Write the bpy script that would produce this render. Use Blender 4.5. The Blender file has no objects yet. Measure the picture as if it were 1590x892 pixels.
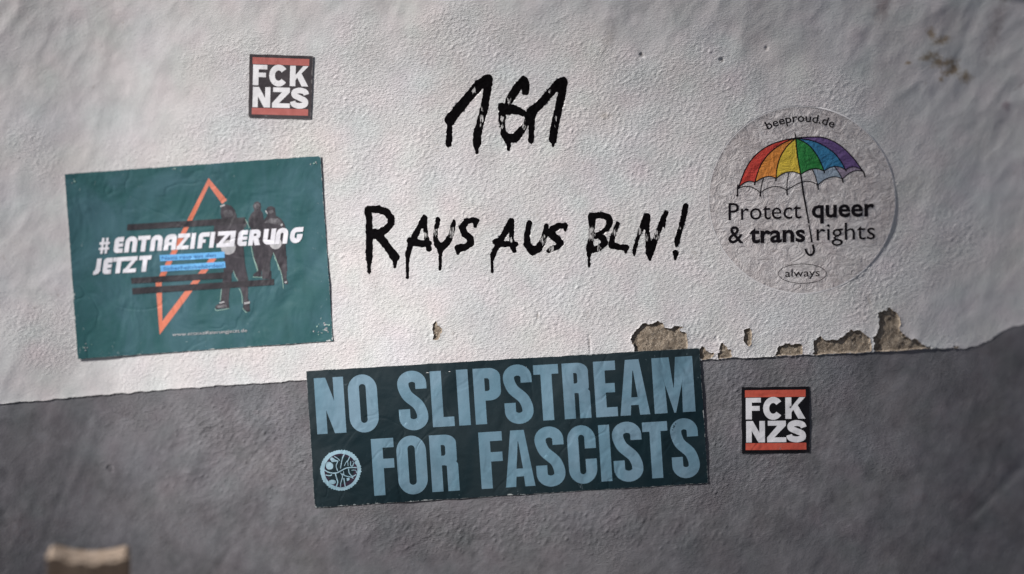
import bpy, math, random
import numpy as np
from mathutils import Vector, geometry

# ---------------------------------------------------------------- camera, light, exposure
SC = bpy.context.scene
S = 0.00075                      # metres per photo pixel on the wall
PW, PH = 1590.0, 892.0
FOC = 50.0
DIST = FOC * PW * S / 36.0       # camera to wall
CZ = 1.45
cam_d = bpy.data.cameras.new('camera')
cam = bpy.data.objects.new('camera', cam_d)
SC.collection.objects.link(cam)
cam.location = (0, -DIST, CZ)
cam.rotation_euler = (math.radians(90), 0, 0)
cam_d.lens = FOC
cam_d.sensor_width = 36
cam_d.clip_start = 0.02
cam_d.clip_end = 2000
cam_d.dof.use_dof = True
cam_d.dof.focus_distance = DIST - 0.004
cam_d.dof.aperture_fstop = 0.8
SC.camera = cam

LOUT = 0.36                      # share of the sun that comes straight at the wall
LP = math.sqrt(1 - LOUT * LOUT)
LX, LZ = -0.80, 0.60             # sun direction in the wall's plane
SUN = Vector((LX * LP, -LOUT, LZ * LP))
sd = bpy.data.lights.new('sun', 'SUN')
sd.energy = 5.0
sd.angle = math.radians(0.6)
sd.color = (1.0, 0.975, 0.955)
sun = bpy.data.objects.new('sun', sd)
SC.collection.objects.link(sun)
sun.location = (-3, -3, 5)
sun.rotation_euler = SUN.to_track_quat('Z', 'Y').to_euler()

W = bpy.data.worlds.new('World')
SC.world = W
W.use_nodes = True
wn = W.node_tree
bg = wn.nodes['Background']
sky = wn.nodes.new('ShaderNodeTexSky')
sky.sky_type = 'NISHITA'
sky.sun_disc = False
sky.sun_elevation = math.asin(SUN.z)
sky.sun_rotation = math.atan2(SUN.x, SUN.y)
sky.air_density = 0.45
sky.dust_density = 1.4
sky.ozone_density = 0.4
wn.links.new(sky.outputs[0], bg.inputs[0])
bg.inputs[1].default_value = 0.05
SC.view_settings.view_transform = 'Standard'
SC.view_settings.look = 'None'
SC.view_settings.gamma = 1
SC.view_settings.exposure = 0.42
SC.cycles.max_bounces = 6
SC.cycles.use_denoising = True

COL = SC.collection
RNG = np.random.default_rng(11)
random.seed(5)

# ---------------------------------------------------------------- object helpers
def link(o, parent=None):
    COL.objects.link(o)
    if parent is not None:
        o.parent = parent
        q = parent
        off = Vector((0, 0, 0))
        while q is not None:
            off += q.location
            q = q.parent
        o['_off'] = 0
        del o['_off']
        o.location = -off + o.location
    return o

def tag(o, label=None, cat=None, group=None, kind=None):
    if label: o['label'] = label
    if cat: o['category'] = cat
    if group: o['group'] = group
    if kind: o['kind'] = kind
    return o

def empty(name, loc, label, cat, group=None):
    o = bpy.data.objects.new(name, None)
    o.empty_display_size = 0.02
    o.location = loc
    COL.objects.link(o)
    return tag(o, label, cat, group)

def mesh_obj(name, verts, faces, mat, parent=None, smooth=True, attrs=None):
    me = bpy.data.meshes.new(name)
    verts = np.asarray(verts, dtype=np.float32).reshape(-1, 3)
    if isinstance(faces, np.ndarray):
        n = faces.shape[1]
        m = faces.shape[0]
        me.vertices.add(len(verts)); me.vertices.foreach_set('co', verts.ravel())
        me.loops.add(m * n); me.loops.foreach_set('vertex_index', faces.astype(np.int32).ravel())
        me.polygons.add(m)
        me.polygons.foreach_set('loop_start', np.arange(0, m * n, n, dtype=np.int32))
        me.polygons.foreach_set('use_smooth', np.full(m, smooth))
        me.update(calc_edges=True)
    else:
        me.from_pydata([tuple(map(float, v)) for v in verts], [], [tuple(int(i) for i in f) for f in faces])
        me.polygons.foreach_set('use_smooth', np.full(len(me.polygons), smooth))
        me.update()
    for k, a in (attrs or {}).items():
        a = np.asarray(a, dtype=np.float32)
        if a.ndim == 1:
            at = me.attributes.new(k, 'FLOAT', 'POINT'); at.data.foreach_set('value', a)
        else:
            at = me.attributes.new(k, 'FLOAT_COLOR', 'POINT')
            c = np.ones((len(a), 4), np.float32); c[:, :3] = a
            at.data.foreach_set('color', c.ravel())
    me.materials.append(mat)
    o = bpy.data.objects.new(name, me)
    return link(o, parent)

# ---------------------------------------------------------------- materials
def srgb(r, g, b, k=1.0):
    f = lambda c: ((c / 255 + 0.055) / 1.055) ** 2.4 if c > 10 else c / 255 / 12.92
    return (min(1, f(r) * k), min(1, f(g) * k), min(1, f(b) * k))

class NT:
    def __init__(self, name):
        self.m = bpy.data.materials.new(name)
        self.m.use_nodes = True
        self.t = self.m.node_tree
        self.b = self.t.nodes['Principled BSDF']
        self.out = self.t.nodes['Material Output']
        g = self.t.nodes.new('ShaderNodeNewGeometry')
        self.pos = g.outputs['Position']
    def n(self, typ, **kw):
        x = self.t.nodes.new(typ)
        for k, v in kw.items():
            setattr(x, k, v)
        return x
    def l(self, a, b): self.t.links.new(a, b)
    def set(self, sock, v):
        if hasattr(v, 'is_linked') or hasattr(v, 'links'): self.l(v, sock)
        else: sock.default_value = v if not (isinstance(v, tuple) and len(v) == 3 and len(sock.default_value) == 4) else (*v, 1)
    def noise(self, scale, detail=3, rough=0.55, dist=0.0, stretch=(1, 1, 1), rot=0.0, off=(0, 0, 0)):
        mp = self.n('ShaderNodeMapping')
        mp.inputs['Scale'].default_value = stretch
        mp.inputs['Rotation'].default_value = (0, rot, 0)
        mp.inputs['Location'].default_value = off
        self.l(self.pos, mp.inputs['Vector'])
        x = self.n('ShaderNodeTexNoise')
        x.inputs['Scale'].default_value = scale
        x.inputs['Detail'].default_value = detail
        x.inputs['Roughness'].default_value = rough
        x.inputs['Distortion'].default_value = dist
        self.l(mp.outputs[0], x.inputs['Vector'])
        return x.outputs['Fac']
    def math(self, op, a, b=0.0, clamp=False):
        x = self.n('ShaderNodeMath', operation=op, use_clamp=clamp)
        self.set(x.inputs[0], a); self.set(x.inputs[1], b)
        return x.outputs[0]
    def ramp(self, f, lo, hi, a=0.0, b=1.0):
        x = self.n('ShaderNodeMapRange')
        x.interpolation_type = 'SMOOTHSTEP'
        self.l(f, x.inputs[0])
        x.inputs[1].default_value = lo; x.inputs[2].default_value = hi
        x.inputs[3].default_value = a; x.inputs[4].default_value = b
        return x.outputs[0]
    def mix(self, f, a, b, mode='MIX'):
        x = self.n('ShaderNodeMix', data_type='RGBA', blend_type=mode)
        self.set(x.inputs[0], f); self.set(x.inputs[6], a); self.set(x.inputs[7], b)
        return x.outputs[2]
    def attr(self, name):
        x = self.n('ShaderNodeAttribute', attribute_name=name)
        return x
    def bump(self, h, strength, dist, prev=None):
        x = self.n('ShaderNodeBump')
        x.inputs['Strength'].default_value = strength
        x.inputs['Distance'].default_value = dist
        self.l(h, x.inputs['Height'])
        if prev is not None: self.l(prev, x.inputs['Normal'])
        return x.outputs[0]
    def finish(self, color, rough, normal=None, spec=0.3):
        self.set(self.b.inputs['Base Color'], color)
        self.set(self.b.inputs['Roughness'], rough)
        self.b.inputs['Specular IOR Level'].default_value = spec
        if normal is not None: self.l(normal, self.b.inputs['Normal'])
        return self.m

def plaster_mat(name, base, alt):
    t = NT(name)
    tint = t.attr('tint').outputs['Color']
    c = t.mix(t.ramp(t.noise(26, 4, 0.6), 0.35, 0.68), base, alt)
    c = t.mix(t.ramp(t.noise(420, 3, 0.7), 0.30, 0.72, 0.0, 0.30), c, tuple(x * 0.72 for x in base))
    c = t.mix(1.0, c, tint, 'MULTIPLY')
    cs = t.attr('coarse').outputs['Fac']
    nb = t.bump(t.math('MULTIPLY', t.ramp(t.noise(300, 4, 0.6, 0.2, (1, 1, 2.0), 0.8), 0.40, 0.76), cs), 0.7, 0.00060)
    nb = t.bump(t.math('MULTIPLY', t.noise(560, 4, 0.72, 0.2, (1, 1, 1.6), 0.75), cs), 0.85, 0.00050, nb)
    nb = t.bump(t.noise(1900, 2, 0.6), 0.5, 0.00014, nb)
    return t.finish(c, 0.93, nb, 0.15)

def paper_bump(t, k=1.0):
    a = t.noise(16, 3, 0.55, 0.6)
    b = t.noise(45, 3, 0.5, 0.2, (1, 1, 0.6), 0.8)
    r = t.math('ABSOLUTE', t.math('SUBTRACT', t.noise(11, 2, 0.5, 0.9, (1, 1, 1), 0, (3, 0, 1)), 0.5))
    r = t.ramp(r, 0.0, 0.035, 0.0, 1.0)
    n = t.bump(a, 0.75 * k, 0.0045)
    n = t.bump(b, 0.5 * k, 0.0009, n)
    n = t.bump(r, 0.4 * k, 0.0006, n)
    n = t.bump(t.noise(260, 3, 0.7, 0.3, (1, 1, 1.4), 0.7), 0.35 * k, 0.0004, n)
    return n

def paper_mat(name, c1, c2, rough=0.5, wear=None, k=1.0, spec=0.35, fleck=(0.5, 0.52, 0.5), vs=14, wearamt=1.0):
    t = NT(name)
    c = t.mix(t.ramp(t.noise(vs, 4, 0.6, 1.2, (1, 1, 0.7), 0.5), 0.34, 0.66), c1, c2)
    c = t.mix(t.ramp(t.noise(vs * 5, 5, 0.7, 0.4, (1, 1, 0.4), 0.1, (5, 2, 1)), 0.45, 0.8, 0, 0.35), c, tuple(min(1, x * 0.6) for x in c1))
    # scuffs: thin pale scratches anywhere, more of them near the edge
    sc = t.ramp(t.noise(210, 4, 0.75, 0.5, (1, 1, 0.5), 0.9, (1, 7, 2)), 0.665, 0.70)
    if wear is not None:
        e = t.attr('edge').outputs['Fac']
        ne = t.noise(170, 5, 0.7, 0.2, (1, 1, 1), 0.0, (2, 3, 9))
        lim = t.math('MULTIPLY', t.ramp(t.noise(24, 3, 0.6), 0.50, 0.78, 0.3, 3.2), t.ramp(ne, 0.46, 0.60))
        wf = t.math('MULTIPLY', t.math('LESS_THAN', e, lim), wearamt)
        c = t.mix(wf, c, wear)
        near = t.ramp(e, 2, 34, 0.85, 0.12)
        sc = t.math('MULTIPLY', sc, near)
    else:
        sc = t.math('MULTIPLY', sc, 0.10)
    c = t.mix(sc, c, fleck)
    return t.finish(c, rough, paper_bump(t, k), spec)

WHITE = plaster_mat('white_plaster', (0.635, 0.614, 0.610), (0.572, 0.562, 0.556))
GREY = plaster_mat('grey_plaster', (0.178, 0.173, 0.183), (0.144, 0.140, 0.149))

t = NT('bare_render')
c = t.mix(t.ramp(t.noise(150, 5, 0.75), 0.38, 0.62), (0.180, 0.143, 0.108), (0.300, 0.248, 0.192))
c = t.mix(t.ramp(t.noise(760, 2, 0.6), 0.62, 0.68), c, (0.58, 0.52, 0.44))
c = t.mix(t.ramp(t.noise(640, 2, 0.6, 0, (1, 1, 1), 0, (3, 1, 4)), 0.60, 0.68), c, (0.06, 0.045, 0.035))
nb = t.bump(t.noise(330, 5, 0.75), 0.9, 0.0011)
BARE = t.finish(c, 0.95, nb, 0.1)

t = NT('black_spray_paint')
dry = t.attr('dry').outputs['Fac']
st = t.noise(900, 4, 0.72, 0.15, (1, 1, 0.13), 0.22)
rv = t.math('LESS_THAN', t.math('ADD', t.math('MULTIPLY', t.math('SUBTRACT', st, 0.5), 2.2), 0.5), t.math('SUBTRACT', t.math('MULTIPLY', dry, 0.72), 0.20))
c = t.mix(t.ramp(t.noise(300, 3, 0.6), 0.3, 0.7), (0.0018, 0.0015, 0.0018), (0.0042, 0.0036, 0.0042))
c = t.mix(rv, c, (0.50, 0.485, 0.475))
nb = t.bump(t.noise(620, 4, 0.7, 0.3, (1, 1, 1.6), 0.7), 0.35, 0.0003)
rg = t.mix(rv, (0.72, 0.72, 0.72), (0.93, 0.93, 0.93))
SPRAY = t.finish(c, rg, nb, 0.02)

# ---------------------------------------------------------------- height field of the wall
CELL = 1.5
X0, X1, Y0, Y1 = -42.0, 1632.0, -42.0, 934.5
NX = int(round((X1 - X0) / CELL)) + 1
NY = int(round((Y1 - Y0) / CELL)) + 1
gx = X0 + CELL * np.arange(NX)
gy = Y0 + CELL * np.arange(NY)
GX, GY = np.meshgrid(gx, gy)
kx = np.fft.fftfreq(NX, CELL) * 2 * np.pi
ky = np.fft.fftfreq(NY, CELL) * 2 * np.pi
KX, KY = np.meshgrid(kx, ky)

def field(seed, wl, width=0.45, ang=0.0, ratio=1.0):
    """band-passed noise; wl = wavelength in px; stretched by ratio along ang (degrees, counter-clockwise from +x in the picture)"""
    r = np.random.default_rng(seed)
    w = np.fft.fft2(r.standard_normal((NY, NX)))
    a = math.radians(-ang)
    ka = KX * math.cos(a) + KY * math.sin(a)
    kb = -KX * math.sin(a) + KY * math.cos(a)
    k = np.sqrt((ka * ratio) ** 2 + kb ** 2) + 1e-9
    k0 = 2 * math.pi / wl
    f = np.exp(-0.5 * (np.log(k / k0) / width) ** 2)
    o = np.real(np.fft.ifft2(w * f))
    return (o - o.mean()) / o.std()

def gauss(a, sig):
    p = int(min(3 * sig / CELL, NX // 3, NY // 3)) + 1
    b = np.pad(a, p, mode='edge')
    fx = np.fft.fftfreq(b.shape[1], CELL) * 2 * np.pi
    fy = np.fft.fftfreq(b.shape[0], CELL) * 2 * np.pi
    g = np.exp(-0.5 * sig * sig * (fx[None, :] ** 2 + fy[:, None] ** 2))
    return np.real(np.fft.ifft2(np.fft.fft2(b) * g))[p:-p, p:-p]

def sstep(x, a, b):
    t = np.clip((x - a) / (b - a), 0, 1)
    return t * t * (3 - 2 * t)

# brightness wanted per area; the wall's bulge is made up to give it (1 = most)
WANTED_LIGHT = [(40, 40, .31), (300, 40, .45), (560, 40, .43), (800, 40, .37), (1000, 40, .28), (1200, 40, .20), (1400, 40, .15), (1560, 40, .11),
          (30, 200, .39), (300, 180, .60), (560, 200, .66), (800, 200, .58), (1000, 200, .44), (1200, 200, .33), (1420, 200, .155), (1570, 200, .10),
          (30, 380, .39), (300, 400, .70), (560, 400, .76), (800, 400, .60), (1000, 380, .50), (1200, 400, .38), (1420, 380, .16), (1570, 380, .09),
          (30, 560, .39), (300, 570, .76), (560, 540, .82), (800, 540, .64), (1000, 520, .52), (1200, 540, .40), (1420, 540, .22), (1570, 540, .12),
          (30, 700, .37), (300, 700, .70), (470, 700, .74), (800, 700, .64), (1120, 700, .46), (1300, 700, .33), (1570, 700, .12),
          (30, 870, .22), (300, 870, .38), (560, 860, .42), (800, 860, .40), (1100, 860, .30), (1300, 860, .21), (1570, 870, .12)]
fx_ = np.array([p[0] for p in WANTED_LIGHT], float); fy_ = np.array([p[1] for p in WANTED_LIGHT], float); fv_ = np.array([p[2] for p in WANTED_LIGHT], float)
SG = 150.0
cgx = np.linspace(X0, X1, 84); cgy = np.linspace(Y0, Y1, 49)
CX, CY = np.meshgrid(cgx, cgy)
w_ = np.exp(-((CX[..., None] - fx_) ** 2 + (CY[..., None] - fy_) ** 2) / (2 * (SG * 0.6) ** 2))
I_c = (w_ * fv_).sum(-1) / w_.sum(-1)
def resample(a, xs, ys, X, Y):
    u = np.clip((X - xs[0]) / (xs[1] - xs[0]), 0, len(xs) - 1.001)
    v = np.clip((Y - ys[0]) / (ys[1] - ys[0]), 0, len(ys) - 1.001)
    i = u.astype(int); j = v.astype(int); fu = u - i; fv = v - j
    return (a[j, i] * (1 - fu) * (1 - fv) + a[j, i + 1] * fu * (1 - fv) + a[j + 1, i] * (1 - fu) * fv + a[j + 1, i + 1] * fu * fv)

AMB, SUNK = 0.085, 1.24
nl = np.clip((I_c - AMB) / SUNK, 0.035, 0.9)
dfield = (LOUT - nl) / LP                     # slope of the wall towards the sun
# integrate on a mirrored, coarse domain: (l . grad h) = d
pad = 40
stepx = (cgx[1] - cgx[0]) * S; stepy = (cgy[1] - cgy[0]) * S
def integrate(df):
    dp = np.pad(df, pad, mode='edge')
    dm = df.mean()
    wy, wx = dp.shape
    ex = np.minimum(np.arange(wx), np.arange(wx)[::-1]); ey = np.minimum(np.arange(wy), np.arange(wy)[::-1])
    dp = (dp - dm) * sstep(ex, 0, pad - 4)[None, :] * sstep(ey, 0, pad - 4)[:, None]
    qx = np.fft.fftfreq(wx, stepx) * 2 * np.pi; qy = np.fft.fftfreq(wy, stepy) * 2 * np.pi
    QX, QY = np.meshgrid(qx, qy)
    ql = QX * LX - QY * LZ                        # picture y runs down
    den = ql ** 2 + 0.05 * (QX ** 2 + QY ** 2) + 0.05
    hh = np.real(np.fft.ifft2(np.fft.fft2(dp) * (-1j * ql) / den))[pad:-pad, pad:-pad]
    return hh + dm * ((CX - 795) * S * LX - (CY - 446) * S * LZ)
dcur = dfield.copy()
for _ in range(24):
    Hc = integrate(dcur)
    g_y, g_x = np.gradient(Hc, stepy, stepx)
    got = (LOUT - LP * (LX * g_x - LZ * g_y)) / np.sqrt(1 + g_x ** 2 + g_y ** 2)
    dcur = dcur + 0.6 * (got - nl) / LP
Hc -= resample(Hc, cgx, cgy, np.array([700.0]), np.array([400.0]))[0]
H_macro = gauss(resample(Hc, cgx, cgy, GX, GY), 22)
print('macro relief mm', H_macro.min() * 1000, H_macro.max() * 1000)

# the line between the white coat and the grey dado
LINE = [(-60, 632), (0, 628), (100, 618.5), (200, 610), (300, 602), (400, 595.5), (475, 590.5), (780, 572), (1090, 559.5), (1140, 556), (1180, 555), (1260, 551.5), (1356, 547.5), (1400, 544.5), (1455, 541.5), (1500, 541), (1520, 536), (1540, 527), (1556, 515), (1575, 507), (1600, 501), (1640, 496)]
lx = np.array([p[0] for p in LINE]); ly = np.array([p[1] for p in LINE])
f_line = (np.interp(GX, lx, ly) + 0.5 * field(41, 34, .5) + 0.15 * field(42, 9) - GY)   # negative below: grey

# where the roughcast is coarse (middle) and where it has been smoothed over (outer areas)
rr = np.sqrt(((GX - 790) / 760) ** 2 + ((GY - 420) / 430) ** 2) + 0.07 * field(3, 260)
coarse = 1 - sstep(rr, 0.72, 1.02)
tex = field(21, 8.5, 0.30, 50, 1.5)
tex2 = field(22, 15, 0.35, 48, 1.7)
tex3 = field(23, 5.5, 0.25, 40, 1.3)
pim = np.maximum(tex * 0.8 + tex2 * 0.4, -0.9)
pim = np.where(pim > 0, pim ** 1.25, pim * 0.8)
patchy = 0.62 + 0.50 * sstep(field(24, 170), -1.2, 1.4)
stucco = (pim * 0.112 + tex3 * 0.030) * patchy * (0.10 + 0.90 * coarse)
STUCCO_GREY = (tex2 * 0.10 + np.maximum(tex, 0) ** 1.4 * 0.14 + tex3 * 0.02)
# trowel waves and old folded-looking creases in the skim
und = field(31, 170, 0.5) * 0.15 + field(32, 60, 0.5, 55, 1.15) * 0.034 * (1.25 - coarse)
rid = -np.abs(field(33, 200, 0.3, 50, 1.2)) * 1.1 - np.abs(field(34, 110, 0.4, 75, 1.5)) * 0.6
crease = gauss(rid, 2.0) * (1.02 - coarse) * 0.25 + gauss(-np.abs(field(36, 70, .4, 55, 1.6)), 1.5) * (1.05 - coarse) * 0.11 * (1 - .15 * sstep(-f_line, 0, 20))
fine_out = field(35, 30, 0.5, 60, 1.5) * 0.030 * (1.1 - coarse)

def seg_sdf(px, py, pts):
    """round brush stroke through pts (x, y, r): signed distance in px"""
    d = np.full(px.shape, 1e9)
    for (ax, ay, ar), (bx, by, br) in zip(pts[:-1], pts[1:]):
        vx, vy = bx - ax, by - ay
        L2 = vx * vx + vy * vy + 1e-9
        tt = np.clip(((px - ax) * vx + (py - ay) * vy) / L2, 0, 1)
        d = np.minimum(d, np.hypot(px - ax - tt * vx, py - ay - tt * vy) - (ar + (br - ar) * tt))
    return d

def poly_sdf(px, py, P):
    d = np.full(px.shape, 1e9); ins = np.zeros(px.shape, bool)
    n = len(P)
    for i in range(n):
        ax, ay = P[i]; bx, by = P[(i + 1) % n]
        vx, vy = bx - ax, by - ay
        tt = np.clip(((px - ax) * vx + (py - ay) * vy) / (vx * vx + vy * vy + 1e-9), 0, 1)
        d = np.minimum(d, np.hypot(px - ax - tt * vx, py - ay - tt * vy))
        c = ((ay > py) != (by > py)) & (px < (bx - ax) * (py - ay) / ((by - ay) if by != ay else 1e-9) + ax)
        ins ^= c
    return np.where(ins, -d, d)

# cracks and pits pressed into the skim
pits = [(835, 486, 835, 496, 1.0, .5), (914, 522, 917, 548, 1.2, .6), (1346, 462, 1352, 478, 1.0, .5), (996, 85, 998, 88, 2.5, .8), (1120, 93, 1122, 95, 2.5, .8), (1190, 75, 1190, 77, 2.2, .6),
        (352, 572, 356, 577, 1.2, .7), (171, 727, 173, 731, 4, .6), (1112, 525, 1113, 528, 1.8, .7), (1330, 480, 1345, 500, .9, .3), (700, 415, 712, 432, .9, .25), (848, 385, 880, 400, .8, .2)]
pit = np.zeros_like(GX)
for x, y, x2, y2, r, dep in pits:
    s = seg_sdf(GX, GY, [(x, y, r), (x2, y2, r * .6)])
    pit -= dep * (1 - sstep(s, -1, 2.2))
ridges = [([(240, 712), (262, 694), (283, 684), (300, 676), (330, 655)], .28), ([(980, 25), (962, 60), (940, 90)], -.9), ([(1590, 128), (1545, 165), (1490, 215), (1450, 262), (1410, 330)], -.8), ([(1480, 110), (1500, 60), (1530, 0)], -1.6), ([(1345, 60), (1365, 20)], -1.2),
          ([(1235, 830), (1215, 790), (1222, 760), (1300, 745), (1390, 750), (1430, 735)], -.7), ([(1510, 800), (1560, 752), (1584, 728)], -1.5), ([(1265, 892), (1290, 850), (1330, 840)], -.6), ([(110, 760), (140, 690), (150, 640)], .8), ([(70, 840), (120, 700), (140, 650)], -.7),
          ([(180, 850), (215, 760), (260, 715)], .7), ([(330, 892), (380, 830), (420, 780)], -.8), ([(5, 800), (30, 840), (60, 860)], -.8), ([(1000, 892), (1060, 850), (1110, 790)], .6)]
rg_ = np.zeros_like(GX)
for pts, a in ridges:
    s = seg_sdf(GX, GY, [(x, y, 0.4) for x, y in pts])
    rg_ += (0.30 * a * np.exp(-(s / 7.0) ** 2) * np.where(GY > 560, 1, .5) if abs(a) > .5 else .5 * a * np.exp(-(s / 1.8) ** 2) * (0.7 + 0.4 * tex2))

def c3t(pts, ox, oy, s): return [(ox + x * s, oy + y * s) for x, y in pts]
q4 = lambda p: c3t(p, 1180, 460, 0.25786)
q3 = lambda p: c3t(p, 960, 470, 0.13836)
CHIPS = [
    (q4([(92, 362), (98, 330), (105, 308), (130, 296), (160, 288), (185, 294), (215, 283), (240, 296), (252, 312), (258, 335), (262, 362)]), 'small mound shaped patch of bare render above the grey coat', 2.0),
    (q4([(308, 362), (325, 335), (320, 300), (330, 262), (345, 256), (362, 243), (385, 262), (405, 268), (440, 260), (480, 262), (500, 245), (522, 218), (550, 206), (575, 208), (605, 204), (622, 218), (645, 240), (665, 246), (672, 290), (674, 325), (652, 352)]), 'long two-humped patch of bare render above the grey coat', 2.2),
    (q4([(690, 345), (684, 310), (690, 280), (678, 252), (700, 235), (716, 205), (712, 160), (720, 125), (710, 108), (735, 88), (758, 86), (778, 69), (800, 82), (825, 98), (835, 125), (847, 152), (840, 190), (855, 222), (882, 248), (910, 260), (935, 252), (960, 272), (990, 296), (1030, 314), (1066, 322), (1000, 338)]), 'tallest patch of bare render, like a chimney with a sloping foot', 2.6),
    (q4([(1148, 308), (1170, 303), (1196, 306), (1196, 318), (1150, 319)]), None, 1.5),
    (q3([(190, 640), (180, 520), (150, 450), (135, 430), (150, 375), (200, 300), (245, 265), (275, 226), (305, 238), (345, 242), (380, 236), (415, 224), (455, 218), (495, 224), (512, 270), (545, 288), (590, 292), (625, 270), (660, 262), (700, 272), (732, 258), (722, 285), (690, 300), (700, 330), (740, 345), (775, 342), (778, 400), (772, 450), (785, 500), (790, 640)]), 'patch of bare render right above the dark banner', 2.6),
    (q3([(900, 640), (900, 500), (935, 500), (965, 505), (1000, 545), (1030, 560), (1080, 572), (1060, 610), (1045, 632), (1030, 650)]), None, 1.4),
    (q3([(1118, 640), (1120, 570), (1145, 500), (1150, 462), (1170, 452), (1195, 478), (1222, 500), (1240, 530), (1265, 562), (1270, 600), (1276, 640)]), None, 1.3),
    (q3([(1408, 312), (1440, 288), (1475, 290), (1490, 305), (1492, 360), (1500, 405), (1508, 445), (1485, 480), (1465, 498), (1430, 478), (1412, 440), (1400, 395), (1412, 350)]), 'small upright hole in the white coat above the grey coat', 2.4),
    (c3t([(212, 165), (232, 152), (250, 175), (268, 200), (273, 240), (262, 280), (235, 292), (205, 286), (214, 240), (208, 200)], 630, 470, 0.20126), 'tiny upright hole in the white coat above the banner', 1.8),
]
rough1 = 0.55 * field(43, 7, .4) + 0.7 * field(44, 16, .4)
f_chips = []
for P, lab, dep in CHIPS:
    a = np.array(P); b = (a[:, 0].min() - 12, a[:, 0].max() + 12, a[:, 1].min() - 12, a[:, 1].max() + 12)
    f = np.full(GX.shape, 99.0)
    m = (GX > b[0]) & (GX < b[1]) & (GY > b[2]) & (GY < b[3])
    f[m] = poly_sdf(GX[m], GY[m], P) + rough1[m] * 0.95
    f = np.maximum(f, -f_line + 0.8)         # stop at the grey coat
    f_chips.append(f)

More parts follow.
